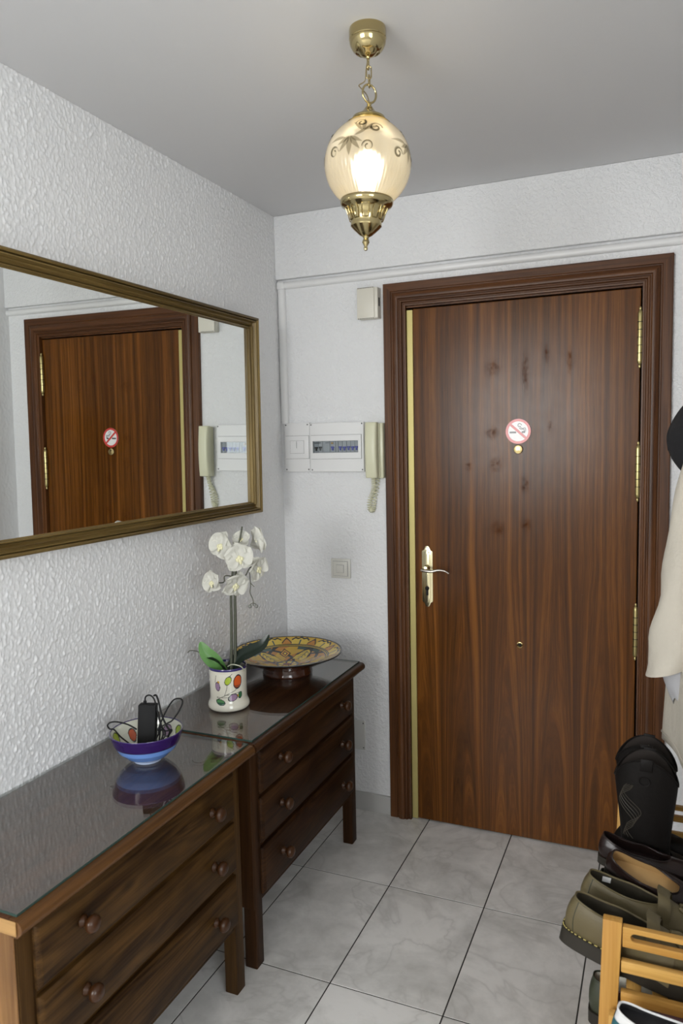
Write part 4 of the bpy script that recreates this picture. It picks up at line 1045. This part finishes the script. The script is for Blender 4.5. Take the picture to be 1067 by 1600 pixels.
def outline(t, L_, W_, heel=.36, toe=.42):
    """plan outline: t in 0..1 round the shoe from the heel; x along the shoe"""
    a = 2 * pi * t; cx = -cos(a); s = sin(a)
    x = L_ * (.5 + .5 * cx)
    q = x / L_
    w_ = W_ * (heel + (toe - heel) * sst(.25, .72, q)) / .5 * .5
    e = (abs(s)) ** .62
    return x, math.copysign(w_ * e, s)
def shoe(name, label, cat, loc, rz, L_=.27, W_=.098, sole=.014, heelh=.0, rim_h=.062, vamp_h=.062, open_to=.58, mu=None, ms=None, mi=None, inner_z=None, group=None, tilt=0, sole_out=.004, rim_w=.72, open_from=.035, rim_dip=.008):
    r = thing(name, label, cat, loc, rz, group); r.rotation_euler = (0, tilt, rz)
    N = 56; V = 11
    base = sole
    def bot(t): return outline(t, L_ - .006, W_ - .006)
    def rim(t):
        a = 2 * pi * t; q = .5 - .5 * cos(a)
        x = L_ * (open_from + (open_to - open_from) * q); _, wy = outline(t, L_, W_ * rim_w)
        y = wy * (1 if q < .5 else (1 - .25 * sst(.5, 1, q)))
        z = base + rim_h - rim_dip * sin(pi * q) + (vamp_h - rim_h) * sst(.55, 1, q)
        return x, y, z
    def up(u, v):
        bx, by = bot(u); bx += .003; x, y, z = rim(u); h = 1 - cos(v * pi / 2); g = sin(v * pi / 2)
        q = .5 - .5 * cos(2 * pi * u)
        k = sst(.45, .95, q); h = h * k + (v ** 2.2) * (1 - k); g = g * k + v * (1 - k)
        bul = .005 * sin(pi * v) * (1 - k)
        s = 1 if by > 0 else -1
        xx = bx + (x - bx) * h - bul * (1 if q < .1 else 0); yy = by + (y - by) * h + s * bul * (1 if abs(by) > .004 else 0)
        return (xx, yy, base + (z - base) * g)
    MB().grid(N, V, up, True).build('upper', mu, r, smooth=60)
    iz = inner_z if inner_z is not None else base + .012
    def inn(u, v):
        x, y, z = rim(u); ox, oy = outline(u, L_ * .96, W_ * .84); ox += L_ * .02
        k = min(1, v * 1.0)
        if v < .08: return (x + (L_ * .3 - x) * .006, y * .97, z + .0008)
        return (x + (ox - x) * k * .55 + .003 * (1 if x < L_ * .2 else 0), y * .955 + (oy - y * .955) * k * .4, z + (iz - z) * k)
    m = MB().grid(N, 7, inn, True); n0 = len(m.v)
    m.f.append(tuple(range(n0 - N, n0)))
    m.build('lining', mi, r, smooth=50)
    rp = [Vector(rim(i / N)) for i in range(N)]
    MB().tube(rp, .0022, 6, closed=True).build('collar_edge', mu, r, smooth=60)
    # sole
    m = MB(); zz = [-heelh, -heelh + .002, base - .002, base]
    def so(u, v):
        x, y = outline(u, L_, W_); k = (0, 1, 2, 3)[int(round(v * 3))]; off = sole_out if 0 < k else sole_out * .3
        return (x + (off if x > L_ / 2 else -off) * .5 + 0, y + math.copysign(off, y) * .6, zz[k] if not (heelh and x > L_ * .34) else max(zz[k], -heelh + heelh * sst(.34, .42, x / L_)) if k < 2 else zz[k])
    m.grid(N, 4, so, True); n0 = len(m.v); m.f.append(tuple(range(N))[::-1]); m.f.append(tuple(range(n0 - N, n0)))
    m.build('sole', ms, r, smooth=40)
    return r, rim, up

def loafer(label, loc, rz, tilt):
    r, rim, up = shoe('loafer', label, 'shoe', loc, rz, .285, .102, .034, 0, .070, .066, .56, M['olive'], M['sole_dk'], M['olive_in'], group='olive loafers', tilt=tilt, sole_out=.006)
    # welt stitching: short yellow dashes
    m = MB(); L_ = .285
    for i in range(64):
        t0 = (i + .1) / 64; t1 = (i + .60) / 64
        a = outline(t0, L_ + .002, .102 + .002); b = outline(t1, L_ + .002, .102 + .002)
        P = [Vector((a[0] - .0012, a[1], .0345)), Vector((b[0] - .0012, b[1], .0345))]
        m.tube(P, .0013, 5)
    st = m.build('welt_stitching', M['thread'], r); st['kind'] = 'stuff'
    # saddle strap over the vamp and raised tongue
    def strap(u, v):
        t = .5 + (u - .5) * .50; q = .5 - .5 * cos(2 * pi * t)
        x, y, z = up(t, .42 + .0 * v) if False else rim(t)
        s = (u - .5) * 2; w_ = .047
        yy = s * w_; zz = .034 + .073 * (1 - abs(s) ** 2.6) ** .75
        return (.176 + .036 * v - .014 * abs(s) * (1 - v), yy, zz - .010 * v + .0025)
    m = MB().grid(17, 5, strap); k = len(m.v); m.v += [(p[0], p[1] * .96, p[2] - .004) for p in m.v]; m.f += [tuple(i + k for i in f)[::-1] for f in m.f[:]]
    m.build('saddle_strap', M['olive'], r, smooth=50)
    def tong(u, v):
        s = (u - .5) * 2
        return (.146 + .026 * v + .010 * abs(s) ** 2, s * .037, .128 - .006 * v - (.050 - .006 * v) * abs(s) ** 5)
    m = MB().grid(15, 6, tong); k = len(m.v); m.v += [(p[0] + .002, p[1] * .93, p[2] - .004) for p in m.v]; m.f += [tuple(i + k for i in f)[::-1] for f in m.f[:]]
    m.build('tongue', M['olive'], r, smooth=50)
    for s in (-1, 1):
        MB().tube([(.196, s * .006, .106), (.212, s * .012, .104), (.224, s * .016, .096)], [.004, .006, .007], 8).build('tassel', M['olive'], r, smooth=60)
    # back seam
    for s in (-1, 1):
        MB().tube([up(.5 * 0 + (.085 if s > 0 else .915), v / 6.0) for v in range(7)], .0011, 5).build('seam', M['olive_dk'], r, smooth=60)
    return r
TL = radians(11)
loafer('olive green leather loafer with yellow welt stitching, nearest the slatted rack end', (1.281, -1.222, SH + .018), radians(-4), TL)
loafer('olive green leather loafer with a white label inside, between its mate and the brown flats', (1.300, -1.116, SH + .012), radians(-3), TL)
lab = MB().box(-.009, .009, -.0004, .0004, 0, .011).build('size_label', plain('white_label', (.75, .75, .74), .6), bpy.data.objects['loafer.001'] if 'loafer.001' in bpy.data.objects else None, loc=(.047, .0195, .083), rot=(radians(-12), 0, radians(14)))
shoe('dark_olive_shoe', 'dark olive shoe mostly hidden behind the loafers and under the brown flat', 'shoe', (1.325, -1.040, SH + .004), 0, .265, .095, .024, 0, .050, .050, .56, M['olive_dk'], M['sole_dk'], M['olive_in'], tilt=TL)
def flat(label, loc, rz, tilt):
    return shoe('flat_shoe', label, 'shoe', loc, rz, .238, .086, .007, .012, .052, .032, .66, M['brown'], M['sole_dk'], M['tan'], group='brown ballet flats', tilt=tilt, sole_out=.002, rim_w=.80, rim_dip=.020)
flat('dark brown leather ballet flat with tan insole, tilted over the olive loafers', (1.356, -1.030, SH + .082), radians(-6), radians(13))
bpy.data.objects['flat_shoe'].rotation_euler[0] = radians(26)
flat('dark brown leather ballet flat lying just below the black boots', (1.336, -.962, SH + .068), radians(-2), radians(4))
[c for c in bpy.data.objects['flat_shoe.001'].children if c.name.startswith('lining')][0].data.materials[0] = M['brown']

# cowboy boots
EMB = plain('dull_bronze_embroidery', (.05, .042, .03), .5)
def boot(label, loc, rz):
    b = thing('cowboy_boot', label, 'boot', loc, rz, 'black cowboy boots')
    Hs = .312; N = 48
    def prof(z):
        t = z / Hs
        rx = .056 + .018 * sst(.25, .95, t) + .012 * (1 - sst(0, .3, t)); ry = .034 + .004 * sst(.2, .95, t)
        cx = .060 + .012 * (1 - t) ; return cx, rx, ry
    def sh(u, v):
        a = 2 * pi * u
        top = Hs - .062 + .062 * abs(sin(a)) ** 1.5
        z = .045 + (top - .045) * v; cx, rx, ry = prof(z)
        return (cx + rx * cos(a), ry * sin(a) , z)
    MB().grid(N, 18, sh, True).build('shaft', M['boot'], b, smooth=60)
    def shi(u, v):
        p = sh(u, 1 - v * .8); return (.06 + (p[0] - .06) * .94, p[1] * .93, p[2])
    m = MB().grid(N, 10, shi, True); n0 = len(m.v); m.f.append(tuple(range(n0 - N, n0))); m.build('lining', plain('boot_lining', (.020, .014, .011), .8), b, smooth=60)
    MB().tube([Vector(sh(i / 72, 1)) for i in range(72)], .0026, 6, closed=True).build('piping', M['boot'], b, smooth=60)
    # foot: heel counter to pointed toe
    def ft(u, v):
        a = 2 * pi * u; x, y = outline(u, .238, .096, .34, .40)
        q = x / .238; y *= (1 - .45 * sst(.72, 1, q)); x = x - .012
        cx, rx, ry = prof(.06); X = cx + rx * -cos(a) ; Y = ry * sin(a)
        k = sst(.35, .9, q); h = (1 - cos(v * pi / 2)) * k + v ** 2 * (1 - k); g = sin(v * pi / 2) * k + v * (1 - k)
        return (x + (X - x) * h, y + (Y - y) * h, .012 + (.075 - .012) * g)
    MB().grid(N, 10, ft, True).build('foot', M['boot'], b, smooth=60)
    def so(u, v):
        x, y = outline(u, .243, .100, .34, .40); q = x / .243; y *= (1 - .45 * sst(.72, 1, q)); return (x - .0145, y, .004 + .008 * v)
    m = MB().grid(N, 2, so, True); m.f.append(tuple(range(N))[::-1]); m.f.append(tuple(range(N, 2 * N))); m.build('sole', M['sole_dk'], b)
    MB().lathe([(0, -.0), (.036, 0), (.034, .004), (0, .004)], 24, 'z', (.030, 0, 0)).build('heel', M['sole_dk'], b)
    # pull strap and ring stitching on the near face
    for s in (-1, 1):
        yt = s * .0405
        MB().box(.050, .078, min(yt, yt - s * .004), max(yt, yt - s * .004) + .0, .287, .3175).build('pull_strap', M['boot'], b, bevel=.0015)
        cr = [(.062 + .012 * cos(2 * pi * i / 24), s * (.0393), .262 + .011 * sin(2 * pi * i / 24)) for i in range(24)]
        MB().tube(cr, .0012, 5, closed=True).build('ring_stitch', M['boot'], b, smooth=60)
        for w_ in range(5):
            pts = []
            for i in range(26):
                t = i / 25; a = (1.5 * pi if s < 0 else .5 * pi) + s * (.45 + .34 * sin(t * 9 + w_ * .5) + w_ * .07)
                z = .110 + .135 * t; cx, rx, ry = prof(z); pts.append((cx + (rx + .0006) * cos(a), (ry + .0006) * sin(a), z))
            MB().tube(pts, .0008, 5).build('embroidery', EMB, b, smooth=60)
    return b
bt1 = boot('black cowboy boot with pull strap, the nearer one of the pair by the door', (1.368, -.880, SH - .008), radians(-4)); bt1.rotation_euler[1] = radians(2)
bt2 = boot('black cowboy boot standing behind its mate against the door wall side', (1.366, -.790, SH - .008), radians(-4)); bt2.rotation_euler[1] = radians(2)
zp = MB().tube(catmull([(.064, .030, .292), (.060, .029, .284), (.061, .029, .270), (.067, .029, .270), (.068, .029, .284), (.064, .030, .292)], 5), .0015, 6).build('zip_pull', M['steel'], bt2, smooth=60)

# lower shelf
shoe('dark_green_sneaker', 'dark green shoe with chunky sole on the lower shelf below the loafers', 'shoe', (1.333, -1.140, SHL + .003), 0, .255, .10, .03, 0, .075, .070, .55, M['camo'], M['sole_dk'], M['offwhite'], tilt=0)
sn, _, up_ = shoe('mauve_sneaker', 'mauve pink shoe with pale straps seen through the rack end slats', 'shoe', (1.385, -1.236, SHL + .003), radians(-4), .215, .085, .02, 0, .120, .132, .52, M['pink'], M['sneak_w'], M['pink'], tilt=0)
for x in (.115, .150):
    def stp(u, v, x=x):
        s = (u - .5) * 2; return (x + .012 * v, s * .0425, .022 + .125 * (1 - abs(s) ** 2.4) ** .7 + .002)
    m = MB().grid(15, 3, stp); k = len(m.v); m.v += [(p[0], p[1] * .95, p[2] - .003) for p in m.v]; m.f += [tuple(i + k for i in f)[::-1] for f in m.f[:]]
    m.build('strap', M['offwhite'], sn, smooth=50)
# white sneaker in the foreground
snk, rim_, up2 = shoe('white_sneaker', 'white sneaker with a teal heel band and black lining at the bottom edge', 'shoe', (1.395, -1.400, .385), radians(-12), .205, .098, .022, 0, .078, .085, .62, M['sneak_w'], M['sneak_w'], M['black_f'], tilt=radians(2), inner_z=.085, rim_w=.70)
def band(u, v):
    t = (u - .5) * .34; t = t % 1.0; p = Vector(up2(t, .35 + .45 * v)); c = Vector((.08, 0, p.z)); d = (p - c); d.z = 0; return p + d.normalized() * .0014
MB().grid(15, 5, band).build('heel_band', M['teal'], snk, smooth=60)

# ------------------------------------------------------------------ coats on the right wall
BEI = plain('beige_cotton', (.58, .535, .455), .9, 0, (35, .35, .01), .05)
BEI2 = plain('grey_lining', (.45, .45, .47), .9)
coat = thing('coat', 'beige cotton coat hanging on the right wall beside the front door', 'coat', (1.60, -.66, .70))
def cbody(u, v):
    a = pi * u; z = .02 + .86 * v
    R_ = (.105 - .035 * v) * (1 + .10 * sin(a * 5 + v * 3) * (1 - .5 * v)); W_ = (.21 - .10 * v * v) * (1 + .05 * sin(a * 7))
    return (-.012 - R_ * sin(a) ** .8, W_ * cos(a), z + .012 * sin(a * 4) * (1 - v))
m = MB().grid(40, 26, cbody); k = len(m.v); m.v += [(p[0] + .006, p[1] * .97, p[2]) for p in m.v]; m.f += [tuple(i + k for i in f)[::-1] for f in m.f[:]]
m.build('body', BEI, coat, smooth=70)
sc_ = catmull([(-.035, -.06, .84), (-.060, -.085, .66), (-.082, -.10, .48), (-.098, -.10, .34), (-.110, -.095, .235)], 6)
def slv(u, v):
    i = min(len(sc_) - 1, int(round(v * (len(sc_) - 1)))); c = sc_[i]; a = 2 * pi * u; r = .046 + .014 * v + .004 * sin(a * 3 + v * 14) + .003 * sin(v * 23 + a)
    z = c.z - (.020 * (cos(a) + .2) if v > .9 else 0) * -1
    return (c.x + r * cos(a) , c.y + r * .9 * sin(a), z)
m = MB().grid(30, len(sc_), slv, True); k = len(m.v)
m.v += [(p[0] + (-.0 - .0) , p[1], p[2]) if False else tuple(Vector(p) + (Vector((sc_[j // 30].x, sc_[j // 30].y, p[2])) - Vector(p)).normalized() * .004) for j, p in enumerate(m.v[:])]
m.f += [tuple(i + k for i in f)[::-1] for f in m.f[:]]
m.build('sleeve', BEI, coat, smooth=70)
inn_ = MB().grid(24, 7, lambda u, v: (-.092 + .012 * v + (.044 - .022 * v * v) * cos(2 * pi * u), -.088 + (.040 - .014 * v) * sin(2 * pi * u), .245 - .075 * v + (.012 - .03 * v) * -cos(2 * pi * u) - .012 * v * sin(6 * pi * u)), True)
inn_.build('cuff_lining', BEI2, coat, smooth=60)
for z in (.030,):
    MB().tube([Vector(cbody(i / 40, .022)) + Vector((-.0015, 0, 0)) for i in range(2, 39)], .0015, 5).build('hem_stitch', BEI, coat, smooth=60)
blk = thing('black_garment', 'black cloth garment bundled on the hook above the beige coat', 'garment', (1.60, -.66, 1.42))
def bun(u, v):
    a = pi * u; t = v
    R_ = .118 * sin(pi * min(1, .12 + .86 * t)) ** .55 * (1 + .05 * sin(a * 4 + t * 6)); W_ = .12 * sin(pi * min(1, .12 + .84 * t)) ** .5
    return (-.006 - R_ * sin(a) ** .7 , W_ * cos(a) * (1 + .04 * sin(t * 9)), .0 + .235 * t)
MB().grid(36, 20, bun).build('cloth', M['black_f'], blk, smooth=70)
MB().tube(catmull([bun(.5, .3), bun(.44, .5), bun(.42, .75), bun(.45, .95)], 6), .0016, 5).build('seam', M['black_f'], blk, smooth=60)
hk = thing('coat_hook_rail', 'dark wooden hook rail on the right wall behind the hanging clothes', 'hook rail', (XR, -.66, 1.64))
MB().box(-.020, 0, -.30, .30, -.03, .04).build('rail', M['case_x'], hk, bevel=.003)
for y in (-.2, 0, .2):
    MB().tube(catmull([(-.020, y, .01), (-.050, y, .0), (-.068, y, .012), (-.070, y, .035)], 5), .0045, 8).build('hook', M['brass'], hk, smooth=60)
